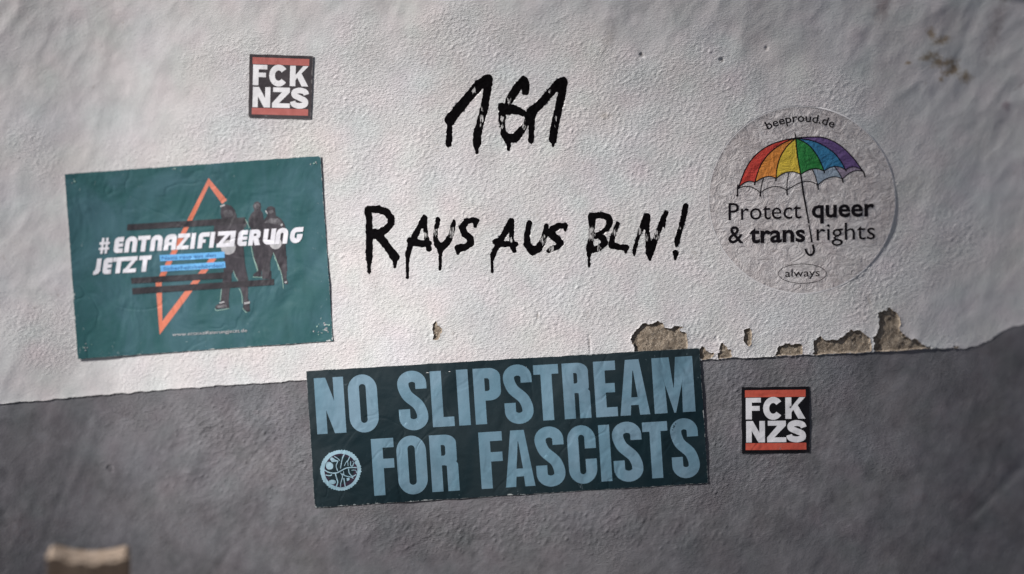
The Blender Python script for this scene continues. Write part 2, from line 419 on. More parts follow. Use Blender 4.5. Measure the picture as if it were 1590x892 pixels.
# ---- the sprayed letters: brush strokes (x, y, r)
g1 = (660, 100, 0.16818); g2 = (550, 300, 0.1761); g3 = (820, 300, 0.1761)
LET = [
    (g1, 'sprayed black digit one with a long flag, first of the number', [[(217, 762, 10), (217, 740, 27), (222, 700, 28), (226, 560, 25), (232, 512, 52), (262, 470, 46), (400, 305, 44), (500, 190, 47), (582, 132, 42)], [(588, 140, 38), (572, 260, 36), (545, 420, 36), (510, 540, 34), (484, 640, 39), (478, 738, 38), (480, 775, 18), (480, 820, 13)]], [(527, 420, 22), (522, 500, 34), (515, 570, 20), (450, 245, 26)]),
    (g1, 'sprayed black digit six with a dry split bowl, middle of the number', [[(925, 252, 34), (935, 195, 34), (912, 145, 36), (860, 205, 40), (805, 290, 38), (772, 350, 34)], [(712, 398, 40), (735, 425, 44), (800, 418, 46), (870, 432, 34), (930, 468, 26), (955, 500, 22)], [(700, 450, 20), (692, 520, 12), (690, 580, 4)], [(728, 480, 18), (718, 560, 18), (724, 640, 28), (768, 690, 44), (830, 682, 42), (885, 620, 34), (925, 560, 24), (945, 500, 20)], [(772, 730, 22), (772, 788, 15)]], [(775, 335, 30), (715, 510, 30), (712, 570, 20), (905, 520, 30), (915, 580, 26)]),
    (g1, 'sprayed black digit one joined to the six, last of the number', [[(978, 738, 8), (979, 705, 28), (983, 640, 24), (984, 560, 28), (980, 500, 38), (982, 440, 46), (1060, 372, 38), (1150, 270, 37), (1225, 185, 40), (1272, 158, 40)], [(1280, 165, 38), (1262, 280, 36), (1225, 450, 36), (1190, 600, 36), (1180, 695, 37), (1182, 730, 16), (1183, 758, 11)]], [(1150, 250, 20), (1210, 500, 22), (1205, 570, 16)]),
    (g2, 'large sprayed letter R with two drips', [[(124, 150, 36), (132, 240, 28), (132, 400, 30), (132, 580, 31), (131, 630, 17), (132, 700, 14)], [(130, 145, 30), (210, 142, 32), (290, 172, 33), (328, 225, 29), (322, 275, 30), (275, 325, 33), (210, 362, 38), (185, 360, 45)], [(205, 375, 34), (262, 430, 34), (320, 510, 34), (360, 565, 40), (360, 610, 18), (359, 650, 14)]], []),
    (g2, 'sprayed letter A with a long drip from its left leg, beside the R', [[(618, 222, 27), (575, 300, 24), (530, 390, 26), (500, 440, 24), (475, 530, 24), (470, 580, 18), (470, 650, 13), (470, 745, 13)], [(622, 222, 22), (625, 300, 20), (633, 380, 19), (648, 450, 22), (660, 495, 23)], [(492, 418, 29), (545, 438, 32), (610, 448, 30), (670, 440, 17)]], [(625, 375, 26)]),
    (g2, 'sprayed letter U with a drip below its bowl', [[(737, 235, 21), (722, 320, 18), (714, 400, 20), (735, 458, 30), (770, 480, 32), (820, 435, 30), (855, 370, 22), (872, 290, 20), (877, 248, 14)], [(760, 500, 24), (758, 560, 14), (757, 672, 13)]], [(722, 345, 32), (862, 345, 42)]),
    (g2, 'sprayed letter S closing the first word', [[(1066, 292, 14), (1076, 250, 26), (1045, 236, 24), (990, 252, 28), (950, 305, 28), (975, 362, 28), (1025, 402, 30), (1028, 442, 30), (980, 480, 28), (920, 485, 34), (915, 535, 12)]], []),
    (g2, 'sprayed letter A with a thin drip, opening the second word', [[(1385, 248, 28), (1340, 330, 27), (1290, 420, 27), (1250, 490, 25), (1220, 555, 23), (1216, 600, 12), (1217, 695, 11)], [(1387, 248, 24), (1387, 330, 22), (1388, 400, 20), (1402, 480, 24), (1408, 508, 20)], [(1252, 432, 30), (1330, 450, 27), (1428, 452, 20)]], [(1385, 410, 24)]),
    (g3, 'sprayed letter U without any drip', [[(12, 265, 25), (-10, 370, 24), (-8, 455, 30), (40, 512, 37), (90, 492, 34), (132, 420, 28), (155, 340, 24), (162, 288, 20)]], [(130, 425, 32), (145, 380, 16)]),
    (g3, 'sprayed letter S with a dry lower tail', [[(325, 325, 12), (325, 288, 26), (280, 288, 27), (215, 320, 32), (205, 362, 34), (250, 402, 32), (285, 440, 30), (262, 472, 26), (215, 492, 23), (182, 508, 20)]], [(205, 492, 32)]),
    (g3, 'sprayed letter B with a dry stem and one drip', [[(563, 212, 37), (562, 290, 26), (555, 400, 21), (545, 475, 32), (538, 510, 26), (537, 580, 11), (538, 645, 10)], [(560, 200, 26), (640, 196, 26), (708, 212, 30), (720, 260, 29), (700, 312, 24), (650, 350, 16), (600, 378, 30)], [(612, 370, 28), (660, 400, 30), (678, 440, 28), (630, 486, 25), (570, 502, 28)]], [(555, 355, 52), (625, 488, 26)]),
    (g3, 'sprayed letter L, slanting, small', [[(790, 268, 18), (765, 340, 19), (737, 412, 21), (738, 462, 30), (800, 475, 26), (865, 482, 25), (863, 525, 10)]], [(762, 345, 32)]),
    (g3, 'sprayed letter N, narrow and streaky', [[(935, 552, 8), (936, 505, 19), (962, 420, 15), (1000, 300, 20), (1045, 205, 29)], [(1052, 205, 27), (1050, 300, 18), (1058, 420, 22), (1073, 530, 36), (1074, 592, 8)], [(1080, 530, 30), (1112, 440, 23), (1152, 330, 22), (1190, 230, 24), (1216, 172, 20)], [(1196, 240, 20), (1202, 300, 8)]], [(990, 340, 30), (1045, 390, 30), (1135, 370, 40)]),
    (g3, 'sprayed exclamation mark with a round dot', [[(1390, 112, 25), (1372, 210, 24), (1342, 320, 21), (1312, 430, 25), (1308, 472, 9)], [(1300, 530, 28), (1297, 582, 9)]], [(1340, 310, 12)]),
]
rough2 = 0.22 * field(45, 6, .4) + 0.26 * field(46, 13, .4)
f_let = []
dryA = np.zeros_like(GX)
for (ox, oy, sc), lab, strokes, dr in LET:
    f = np.full(GX.shape, 99.0)
    allp = np.array([(ox + p[0] * sc, oy + p[1] * sc) for st_ in strokes for p in st_])
    b = (allp[:, 0].min() - 16, allp[:, 0].max() + 16, allp[:, 1].min() - 16, allp[:, 1].max() + 16)
    m = (GX > b[0]) & (GX < b[1]) & (GY > b[2]) & (GY < b[3])
    v = np.full(m.sum(), 99.0)
    for st_ in strokes:
        v = np.minimum(v, seg_sdf(GX[m], GY[m], [(ox + p[0] * sc, oy + p[1] * sc, p[2] * sc) for p in st_]))
    f[m] = v + rough2[m] - 0.3
    f_let.append(f)
    for x, y, r in dr:
        dd = np.hypot((GX - ox - x * sc), (GY - oy - y * sc) * 0.6) / (r * sc)
        dryA = np.maximum(dryA, 1 - sstep(dd, 0.35, 1.35))

# ---- snap grid vertices onto the outlines
PXm = GX.copy(); PYm = GY.copy()
moved = np.zeros(GX.shape, bool)
def snap(f):
    gyv, gxv = np.gradient(f, CELL)
    gl = np.hypot(gxv, gyv) + 1e-6
    d = f / gl
    m = (np.abs(d) < 0.52 * CELL) & (gl < 3) & ~moved
    PXm[m] -= (d * gxv / gl)[m]; PYm[m] -= (d * gyv / gl)[m]
    f[m] = 0
    moved[m] = True
allchip = np.minimum.reduce(f_chips)
for f in f_let: snap(f)
for f in f_chips: snap(f)
snap(f_line)
allchip = np.minimum.reduce(f_chips)

edge_k = (1 - .8 * sstep(GX, 1430, 1530)) * (1 - .4 * sstep(-GX, -220, -60))
step = 0.75 * edge_k * (1 - sstep(-f_line, -0.2, 1.6))      # white coat stands proud of the grey
chipdep = np.zeros_like(GX)
for f, (P, lab, dep) in zip(f_chips, CHIPS):
    chipdep -= 0.66 * dep * sstep(-f, 0.0, 1.7) * (0.85 + 0.15 * field(51, 30))
chipdep += sstep(-allchip, 1, 3) * 0.12 * field(52, 9, .4)
lip = 0.55 * np.exp(-np.maximum(f_line * -1, 0) * 9) * np.exp(-np.maximum(f_line, 0) / 4.5) * (allchip > 3) * edge_k + 0.50 * np.exp(-np.maximum(allchip, 0) / 2.5) * (allchip > -0.1)  # raised edge added so the sun draws a bright rim there
g_in = sstep(-f_line, 0, 3)
lowband = np.exp(-((GX - 400) / 170) ** 2 - ((GY - 700) / 90) ** 2) + .9 * np.exp(-((GX - 800) / 330) ** 2 - ((GY - 825) / 45) ** 2) + .7 * np.exp(-((GX - 1180) / 130) ** 2 - ((GY - 660) / 110) ** 2)
stucco = stucco * (1 - .3 * g_in) + g_in * np.clip(lowband, 0, 1.1) * STUCCO_GREY
h_mm = (stucco + und + crease + fine_out + pit + rg_) * 1.0 + step * 1.0 + lip
H = H_macro + h_mm * 0.001
H_low = gauss(H, 26)
H_full = H + chipdep * 0.001
open('/tmp/log.txt', 'w').write(str(np.percentile((H - H_low) * 1000, [1, 50, 99, 99.9, 100])))

def P3(X, Y, h):
    X = np.asarray(X, float); Y = np.asarray(Y, float)
    k = 1 - h / DIST
    return np.stack([(X - 795) * S * k, -h, CZ - (Y - 446) * S * k], -1)

def hlow(X, Y):
    return resample(H_low, gx, gy, np.asarray(X, float), np.asarray(Y, float))

# ---------------------------------------------------------------- wall object
WLOC = Vector((0, 0.2, 0))
wall = empty('plastered_wall', WLOC, 'old plastered wall, white above and grey below, behind all the stickers and sprayed writing', 'wall')
V = P3(PXm, PYm, H_full).reshape(-1, 3)
idx = np.arange(NX * NY).reshape(NY, NX)
a_, b_, c_, d_ = idx[:-1, :-1].ravel(), idx[:-1, 1:].ravel(), idx[1:, 1:].ravel(), idx[1:, :-1].ravel()
par = ((np.add.outer(np.arange(NY - 1), np.arange(NX - 1))) % 2).ravel().astype(bool)
# choose the diagonal that follows snapped outlines
mv = moved.ravel()
diag = np.where(mv[a_] & mv[c_], True, np.where(mv[b_] & mv[d_], False, par))
T1 = np.where(diag[:, None], np.stack([a_, d_, c_], 1), np.stack([a_, d_, b_], 1))
T2 = np.where(diag[:, None], np.stack([a_, c_, b_], 1), np.stack([b_, d_, c_], 1))
TR = np.concatenate([T1, T2])
def tf(f):
    q = f.ravel()[TR]
    return q.sum(1)
lab = np.where(tf(f_line) < 0, 1, 0)
for i, f in enumerate(f_chips): lab[tf(f) < 0] = 2 + i
NB = 2 + len(CHIPS)
for i, f in enumerate(f_let): lab[tf(f) < 0] = NB + i

# mottling and brown stains in the paint, with darker spots at pits and creases
tint = np.ones((NY, NX, 3))
pinkish = field(61, 90, .5)[..., None] * np.array([.012, -.010, -.004]) + field(62, 200, .5)[..., None] * np.array([.012, .004, -.006]) + field(63, 60, .5)[..., None] * .018
tint += pinkish * 0.75
gband = (1 * (f_line < 0))[..., None]
tint += gband * (field(68, 150, .5)[..., None] * .045 + field(66, 42, .55)[..., None] * .04 + field(67, 14, .4, 50, 1.6)[..., None] * .02)
spk = sstep(field(64, 9, .5, 50, 1.5) * .6 + field(65, 60, .5) * .5, 1.7, 2.8)[..., None]
tint *= 1 - spk * np.array([.16, .18, .20])
def darken_spot(x, y, rx, ry, col, ang=0):
    global tint
    a = math.radians(ang)
    dx, dy = GX - x, GY - y
    u = (dx * math.cos(a) + dy * math.sin(a)) / rx; v = (-dx * math.sin(a) + dy * math.cos(a)) / ry
    m = (1 - sstep(np.hypot(u, v) + .16 * rough1, .05, 1.4))[..., None]
    tint = tint * (1 - m * (1 - np.array(col)))
br = (.56, .47, .36)
for x, y, rx, ry in [(1462, 63, 12, 6), (1446, 52, 6, 9), (1443, 88, 12, 6), (1456, 97, 9, 7), (1472, 98, 14, 6), (1482, 108, 8, 8), (1499, 120, 9, 8), (1461, 123, 4, 4), (1410, 98, 4, 3), (1474, 112, 10, 5)]:
    darken_spot(x, y, rx * 1.25, ry * 1.2, br, -15)
darken_spot(1562, 165, 7, 9, (.62, .55, .58)); darken_spot(1590, 128, 22, 3, (.7, .68, .68), -38)
darken_spot(1370, 12, 14, 26, (.72, .66, .66), 15); darken_spot(1547, 40, 12, 60, (.70, .68, .68), 18)  # darker streaks beside the creases
darken_spot(996, 86, 3.5, 3.5, (.45, .42, .4)); darken_spot(1121, 94, 3.5, 3.5, (.45, .42, .4)); darken_spot(1190, 76, 3, 3, (.5, .48, .46))  # darker colour at the pits
darken_spot(945, 62, 9, 26, (.82, .81, .80), 25); darken_spot(940, 180, 10, 6, (.92, .90, .86))
darken_spot(172, 729, 5, 5, (.7, .7, .7)); darken_spot(835, 490, 1.6, 5, (.5, .48, .46)); darken_spot(915, 534, 1.4, 12, (.62, .6, .58)); darken_spot(1350, 468, 2, 8, (.6, .58, .56), -20)  # darker colour at a pit and the cracks
darken_spot(140, 705, 20, 52, (.84, .84, .85), 14); darken_spot(370, 790, 60, 14, (.90, .90, .90), -30); darken_spot(1150, 860, 30, 60, (.88, .88, .88), 20); darken_spot(1430, 850, 16, 40, (.86, .86, .86))
tintv = np.clip(tint, 0, 1.1).reshape(-1, 3)
dryv = dryA.ravel(); coarsev = np.clip(0.22 + 0.78 * coarse, 0, 1).ravel()

NRM = None
def submesh(name, sel, mat, parent, attrs=('tint',)):
    tr = TR[sel]
    u, inv = np.unique(tr, return_inverse=True)
    at = {}
    if 'tint' in attrs: at['tint'] = tintv[u]; at['coarse'] = coarsev[u]
    if 'dry' in attrs: at['dry'] = dryv[u]
    return mesh_obj(name, V[u], inv.reshape(-1, 3), mat, parent, True, at)
# shared vertex normals, so that the pieces join without seams
vx = V[TR[:, 1]] - V[TR[:, 0]]; wx_ = V[TR[:, 2]] - V[TR[:, 0]]
fn = np.cross(vx, wx_)
print('facing camera', (fn[:, 1] < 0).mean())

white = submesh('white_plaster', lab == 0, WHITE, wall)
grey = submesh('grey_plaster', lab == 1, GREY, wall)
for i, (P, l_, dep) in enumerate(CHIPS):
    o = submesh('bare_patch', lab == 2 + i, BARE, wall, ())
    if l_: o['label'] = l_
for i, (g, l_, st_, dr) in enumerate(LET):
    o = submesh('painted_letter', lab == NB + i, SPRAY, wall, ('dry',))
    o['label'] = l_

wall['kind'] = 'thing'
# rest of the wall outside the picture, down to the ground and up to its coping
def ring():
    vs, fs, cols = [], [], []
    bx0, bx1, by0, by1 = gx[0], gx[-1], gy[0], gy[-1]
    ox0, ox1 = 795 - 3.2 / S, 795 + 3.2 / S
    oy1 = 446 + (CZ + 0.02) / S; oy0 = 446 - 1.9 / S
    N = 40; M = 14
    def side(p0, p1, q0, q1, reach=0.9):
        base = len(vs)
        for j in range(M + 1):
            e = (j / M) ** 1.6
            for i in range(N + 1):
                s = i / N
                bxp = p0[0] + (p1[0] - p0[0]) * s; byp = p0[1] + (p1[1] - p0[1]) * s
                oxp = q0[0] + (q1[0] - q0[0]) * s; oyp = q0[1] + (q1[1] - q0[1]) * s
                hb = float(resample(H_low, gx, gy, np.array([bxp]), np.array([byp]))[0])
                k = 1 - sstep(np.array(e), 0, reach)
                h = hb * float(k) - 0.06 * (1 - float(k)) + 0.012 * math.sin(bxp * .02 + j) * e * (1 - e)
                x = bxp + (oxp - bxp) * e; y = byp + (oyp - byp) * e
                vs.append(P3(x, y, h))
        for j in range(M):
            for i in range(N):
                a = base + j * (N + 1) + i
                fs.append((a, a + 1, a + N + 2, a + N + 1))
    side((bx0, by0), (bx1, by0), (ox0, oy0), (ox1, oy0), 0.28)
    side((bx1, by0), (bx1, by1), (ox1, oy0), (ox1, oy1))
    side((bx1, by1), (bx0, by1), (ox1, oy1), (ox0, oy1))
    side((bx0, by1), (bx0, by0), (ox0, oy1), (ox0, oy0))
    return np.array(vs), fs
rv_, rf_ = ring()
def up(f):
    m = sum(rv_[i] for i in f) / 4
    return m[2] > CZ - ((628 if m[0] < 0 else 500) - 446) * S
for nm, mt, sel in (('white_plaster', WHITE, [f for f in rf_ if up(f)]), ('grey_plaster', GREY, [f for f in rf_ if not up(f)])):
    fl = [tuple(reversed(f)) for f in sel]
    o = mesh_obj(nm, rv_, fl, mt, wall, True, {'tint': np.ones((len(rv_), 3)), 'coarse': np.full(len(rv_), .2)})
bm_v = [(-3.25, 0.30, -0.02), (3.25, 0.30, -0.02), (3.25, 0.55, -0.02), (-3.25, 0.55, -0.02), (-3.25, 0.30, 3.40), (3.25, 0.30, 3.40), (3.25, 0.55, 3.40), (-3.25, 0.55, 3.40)]
mesh_obj('masonry_core', bm_v, [(0, 3, 2, 1), (4, 5, 6, 7), (0, 1, 5, 4), (1, 2, 6, 5), (2, 3, 7, 6), (3, 0, 4, 7)], BARE, wall, False)

# ---------------------------------------------------------------- shapes for print
def arc(cx, cy, rx, ry, a0, a1, n=14):
    return [(cx + rx * math.cos(math.radians(a0 + (a1 - a0) * i / n)), cy + ry * math.sin(math.radians(a0 + (a1 - a0) * i / n))) for i in range(n + 1)]
def rect(x0, y0, x1, y1): return [(x0, y0), (x1, y0), (x1, y1), (x0, y1)]
def rrect(x0, y0, x1, y1, tl, tr, br, bl, n=8):
    """corner radii as (rx, ry) or a number"""
    f = lambda r: r if isinstance(r, tuple) else (r, r)
    P = []
    for (cx, cy, r, a0, sx, sy) in ((x0, y0, f(tl), 180, 1, 1), (x1, y0, f(tr), 270, -1, 1), (x1, y1, f(br), 0, -1, -1), (x0, y1, f(bl), 90, 1, -1)):
        if r[0] <= 0: P.append((cx, cy))
        else: P += arc(cx + sx * r[0], cy + sy * r[1], r[0], r[1], a0, a0 + 90, n)
    return P
def crom(pts, n=6):
    P = [pts[0]] + list(pts) + [pts[-1]]
    out = []
    for i in range(1, len(P) - 2):
        p0, p1, p2, p3 = P[i - 1], P[i], P[i + 1], P[i + 2]
        for k in range(n):
            t_ = k / n
            out.append(tuple(0.5 * (2 * p1[d] + (p2[d] - p0[d]) * t_ + (2 * p0[d] - 5 * p1[d] + 4 * p2[d] - p3[d]) * t_ ** 2 + (3 * p1[d] - p0[d] - 3 * p2[d] + p3[d]) * t_ ** 3) for d in range(len(p1))))
    out.append(tuple(pts[-1]))
    return out
def stroke(pts, w, closed=False, caps=False):
    """butt stroke as a run of quads; w a number or list"""
    n = len(pts)
    ws = [w] * n if not isinstance(w, (list, tuple)) else w
    L, R = [], []
    for i in range(n):
        a = pts[(i - 1) % n] if (closed or i > 0) else pts[i]
        b = pts[(i + 1) % n] if (closed or i < n - 1) else pts[i]
        dx, dy = b[0] - a[0], b[1] - a[1]
        l = math.hypot(dx, dy) or 1
        nx, ny = -dy / l, dx / l
        L.append((pts[i][0] + nx * ws[i] / 2, pts[i][1] + ny * ws[i] / 2)); R.append((pts[i][0] - nx * ws[i] / 2, pts[i][1] - ny * ws[i] / 2))
    out = [[L[i], L[(i + 1) % n], R[(i + 1) % n], R[i]] for i in range(n if closed else n - 1)]
    if caps:
        for q, w_e in ((pts[0], ws[0]), (pts[-1], ws[-1])): out.append(arc(q[0], q[1], w_e / 2, w_e / 2, 0, 337.5, 15))
    return out

def glyph(ch, w, h, t, st='block'):
    """print letter in a w x h box, y down; returns (positive, negative) polygons"""
    if st == 'retro':
        v = t * 0.62; r = min(w, h) * 0.42
        if ch == 'E': return [rrect(0, 0, w, h, r, 0, 0, r)], [rect(t, h * .30, w + 1, h * .40), rect(t, h * .62, w + 1, h * .72)]
        if ch == 'N': return [rrect(0, 0, w, h, (w * .45, h * .38), (w * .45, h * .38), 0, 0)], [rrect(t, h * .30, w - t, h + 1, (w / 2 - t) * .9, (w / 2 - t) * .9, 0, 0, 5)]
        if ch == 'A': return [rrect(0, 0, w, h, (w * .45, h * .38), (w * .3, h * .3), 0, 0)], [rect(t, h * .70, w - t, h + 1), rrect(t, h * .32, w - t, h * .50, (w / 2 - t) * .9, 0, 0, 0, 4)]
        if ch == 'U': return [rrect(0, 0, w, h, 0, 0, 0, (w * .5, h * .35))], [rect(t, -1, w - t, h * .70)]
        if ch == 'T': return [rect(0, 0, w, h * .26), rect(w * .32, 0, w * .32 + t, h)], []
        if ch == 'Z': return [rect(0, 0, w, h * .26), rect(0, h * .76, w, h), [(w * .62, h * .2), (w, 0), (w, h * .14), (w * .42, h * .8), (0, h), (0, h * .86)]], []
        if ch == 'I': return [rect(0, 0, w, h)], []
        if ch == 'F': return [rrect(0, 0, w, h * .28, (w * .5, h * .25), 0, 0, 0), rrect(0, 0, t, h, (t * .9, h * .22), 0, 0, 0), rect(0, h * .44, w * .68, h * .66)], []
        if ch == 'R': return [rect(0, 0, t, h), rrect(0, 0, w * .94, h * .60, 0, (w * .35, h * .25), (w * .3, h * .2), 0), [(w * .30, h * .45), (w * .75, h * .45), (w, h), (w - t * 1.15, h)]], [rrect(t, h * .26, w * .94 - t * .85, h * .40, 0, 1.5, 1.5, 0, 4)]
        if ch == 'G': return [rrect(0, 0, w, h, (w * .5, h * .42), 0, (w * .45, h * .45), (w * .5, h * .45))], [rrect(t, h * .30, w * .55, h * .70, 3, 0, 0, 3, 4), rect(w * .5, h * .30, w + 1, h * .44)]
        if ch == 'J': return [rect(w - t, 0, w, h * .8), [(w - t, h * .6), (w, h * .6), (w, h * .76), (w - t * .35, h * .95), (w - t, h), (0, h), (0, h * .78), (w - t * 1.2, h * .76)]], []
        if ch == '#':
            q = t * .52
            return [rect(w * .16, 0, w * .16 + q, h), rect(w * .62, 0, w * .62 + q, h), rect(-w * .05, h * .26, w * 1.05, h * .26 + q), rect(-w * .05, h * .60, w * 1.05, h * .60 + q)], []
    r = w / 2
    if ch == 'I': return [rect(0, 0, w, h)], []
    if ch == 'N': return [rect(0, 0, t * .92, h), rect(w - t * .92, 0, w, h), [(0, 0), (t * (1.02 if st == 'block' else 1.1), 0), (w, h), (w - t * (1.02 if st == 'block' else 1.1), h)]], []
    if ch == 'L': return [rect(0, 0, t, h), rect(0, h - t * .86, w, h)], []
    if ch == 'T': return [rect(0, 0, w, t * (.86 if st == 'block' else .8)), rect(w / 2 - t / 2, 0, w / 2 + t / 2, h)], []
    if ch == 'E': return [rect(0, 0, t, h), rect(0, 0, w, t * .84), rect(0, h - t * .84, w, h), rect(0, h * .40, w * .93, h * .40 + t * .84)], []
    if ch == 'F':
        b = t * (.84 if st == 'block' else .78)
        return [rect(0, 0, t, h), rect(0, 0, w, b), rect(0, h * (.36 if st == 'block' else .38), w * (.98 if st == 'block' else .92), h * (.36 if st == 'block' else .38) + b)], []
    if ch == 'O': return [rrect(0, 0, w, h, (r, r * 1.05), (r, r * 1.05), (r, r * 1.05), (r, r * 1.05))], [rrect(t, t * .86, w - t, h - t * .86, r - t, r - t, r - t, r - t, 5)]
    if ch == 'C':
        if st == 'block':
            return [rrect(0, 0, w, h, (r, r * 1.05), (r, r * 1.05), (r, r * 1.05), (r, r * 1.05))], [rrect(t, t * .86, w - t, h - t * .86, r - t, r - t, r - t, r - t, 5), rect(w - t - 1, h * .40, w + 1, h * .58)]
        return stroke(arc(w * .52, h / 2, w * .52 - t / 2, h / 2 - t * .44, -38, -322, 40), t), []
    if ch == 'P': return [rect(0, 0, t, h), rrect(0, 0, w, h * .58, 0, (w * .42, h * .16), (w * .42, h * .16), 0)], [rrect(t, h * .18, w - t, h * .41, 0, (w - 2 * t) * .5, (w - 2 * t) * .5, 0, 5)]
    if ch == 'R': return [rect(0, 0, t, h), rrect(0, 0, w * .97, h * .52, 0, (w * .42, h * .15), (w * .2, h * .08), 0), rrect(w - t * 1.02, h * .46, w, h, 0, (w * .25, h * .08), 0, 0), rect(t * .9, h * .42, w * .8, h * .55)], [rrect(t, h * .18, w * .97 - t, h * .37, 0, (w - 2 * t) * .45, (w - 2 * t) * .45, 0, 5), rrect(t, h * .54, w - t * 1.02, h + 1, 0, (w - 2 * t) * .4, 0, 0, 4)]
    if ch == 'A': return [[(w * .26, 0), (w * .72, 0), (w, h), (0, h)]], [[(w * .49, h * .20), (w * .51, h * .20), (w * .615, h * .68), (w * .395, h * .68)], [(w * .375, h * .82), (w * .63, h * .82), (w * .66, h + 1), (w * .345, h + 1)]]
    if ch == 'M': return [rect(0, 0, w, h)], [[(t * .66, h * .34), (t * 1.32, h + 1), (t * .86, h + 1), (t * .72, h * .60)][:3] + [(t * .80, h * .5)], [(w - t * .66, h * .34), (w - t * .80, h * .5), (w - t * .86, h + 1), (w - t * 1.32, h + 1)], [(w * .42, -1), (w * .58, -1), (w * .505, h * .55), (w * .495, h * .55)]]
    if ch == 'K': return [rect(0, 0, t, h), [(w * .70, 0), (w * .99, 0), (w * .36, h * .62), (t * .8, h * .82), (t * .8, h * .52)], [(w * .36, h * .42), (w * .60, h * .34), (w, h), (w - t * 1.18, h), (w * .38, h * .55)]], []
    if ch == 'Z': return [rect(w * .04, 0, w * .98, t * .80), rect(0, h - t * .80, w, h), [(w * .62, t * .5), (w * .98, t * .80), (w * .38, h - t * .8), (w * .4, h), (0, h - t * .8)]], []
    if ch == 'S':
        if st == 'block':
            a = arc(w / 2, h * .21, w / 2 - t / 2, h * .21 - t * .43, 0, -180, 16)
            b = arc(w / 2, h * .79, w / 2 - t / 2, h * .21 - t * .43, 0, 180, 16)
            mid = crom([a[-1], (t * .56, h * .29), (w * .34, h * .42), (w * .66, h * .57), (w - t * .56, h * .70), b[0]], 5)
            P = [(w - t / 2, h * .305)] + a + mid[1:-1] + b + [(t / 2, h * .645)]
            wd = [t] * len(P)
            return stroke(P, wd), []
        P = crom([(w * .88, h * .33), (w * .80, h * .20), (w * .50, h * .135), (w * .20, h * .21), (w * .20, h * .37), (w * .50, h * .49), (w * .80, h * .61), (w * .81, h * .79), (w * .50, h * .865), (w * .18, h * .80), (w * .10, h * .66)], 6)
        return stroke(P, t * .98), []
    raise ValueError(ch)

def inpoly(px, py, P):
    ins = np.zeros(px.shape, bool)
    n = len(P)
    for i in range(n):
        ax, ay = P[i]; bx, by = P[(i + 1) % n]
        if ay == by: continue
        ins ^= ((ay > py) != (by > py)) & (px < (bx - ax) * (py - ay) / (by - ay) + ax)
    return ins

def area_mesh(pos, neg, grid=None):
    """triangulate the union of pos minus neg (2-D); returns points, triangles"""
    vs, es = [], []
    for P in pos + neg:
        b = len(vs)
        vs += [Vector((float(x), float(y))) for x, y in P]
        es += [(b + i, b + (i + 1) % len(P)) for i in range(len(P))]
    if grid:
        a = np.array([(v.x, v.y) for v in vs])
        for x in np.arange(a[:, 0].min() + grid * .5, a[:, 0].max(), grid):
            for y in np.arange(a[:, 1].min() + grid * .5, a[:, 1].max(), grid):
                vs.append(Vector((float(x), float(y))))
    r = geometry.delaunay_2d_cdt(vs, es, [], 0, 1e-4)
    pv = np.array([(v.x, v.y) for v in r[0]]); tri = np.array([f for f in r[2] if len(f) == 3])
    cen = pv[tri].mean(1)
    keep = np.zeros(len(tri), bool)
    for P in pos: keep |= inpoly(cen[:, 0], cen[:, 1], P)
    for P in neg: keep &= ~inpoly(cen[:, 0], cen[:, 1], P)
    tri = tri[keep]
    return pv, tri

def homog(src, dst):
    A, B = [], []
    for (x, y), (u, v) in zip(src, dst):
        A += [[x, y, 1, 0, 0, 0, -u * x, -u * y], [0, 0, 0, x, y, 1, -v * x, -v * y]]; B += [u, v]
    h = np.linalg.solve(np.array(A, float), np.array(B, float))
    return np.append(h, 1).reshape(3, 3)
def apply_h(Hm, p):
    p = np.asarray(p, float)
    q = np.c_[p, np.ones(len(p))] @ Hm.T
    return q[:, :2] / q[:, 2:]

class Sheet:
    """a printed sheet glued on the wall; prints are laid on it"""
    def __init__(self, root, lift, crumple=None):
        self.root, self.lift, self.cr = root, lift, crumple
    def height(self, X, Y, extra=0.0):
        h = hlow(X, Y) + self.lift
        if self.cr is not None: h = h + self.cr(X, Y)
        return h + extra
    def put(self, name, pv, tri, mat, layer=1, label=None, parent=None):
        """pv in photo pixels"""
        h = self.height(pv[:, 0], pv[:, 1], 0.00005 * layer)
        w = P3(pv[:, 0], pv[:, 1], h)
        n = np.cross(w[tri[:, 1]] - w[tri[:, 0]], w[tri[:, 2]] - w[tri[:, 0]])
        tri = np.where((n[:, 1] > 0)[:, None], tri[:, ::-1], tri)
        used, inv = np.unique(tri, return_inverse=True)
        o = mesh_obj(name, w[used], inv.reshape(-1, 3), mat, parent or self.root, True)
        if label: o['label'] = label
        return o
    def shape(self, name, pos, neg, xf, mat, layer=1, label=None, grid=None, parent=None):
        o_ = xf(np.array([(0., 0.), (1., 0.)]))
        px = 6.0 / float(np.hypot(*(o_[1] - o_[0])))
        def split(P):
            out = []
            for a, b in zip(P, list(P[1:]) + [P[0]]):
                n = max(1, int(math.hypot(b[0] - a[0], b[1] - a[1]) / px))
                out += [(a[0] + (b[0] - a[0]) * k / n, a[1] + (b[1] - a[1]) * k / n) for k in range(n)]
            return out
        pv, tri = area_mesh([split(P) for P in pos], [split(P) for P in neg], px if grid else None)
        return self.put(name, xf(pv), tri, mat, layer, label, parent)

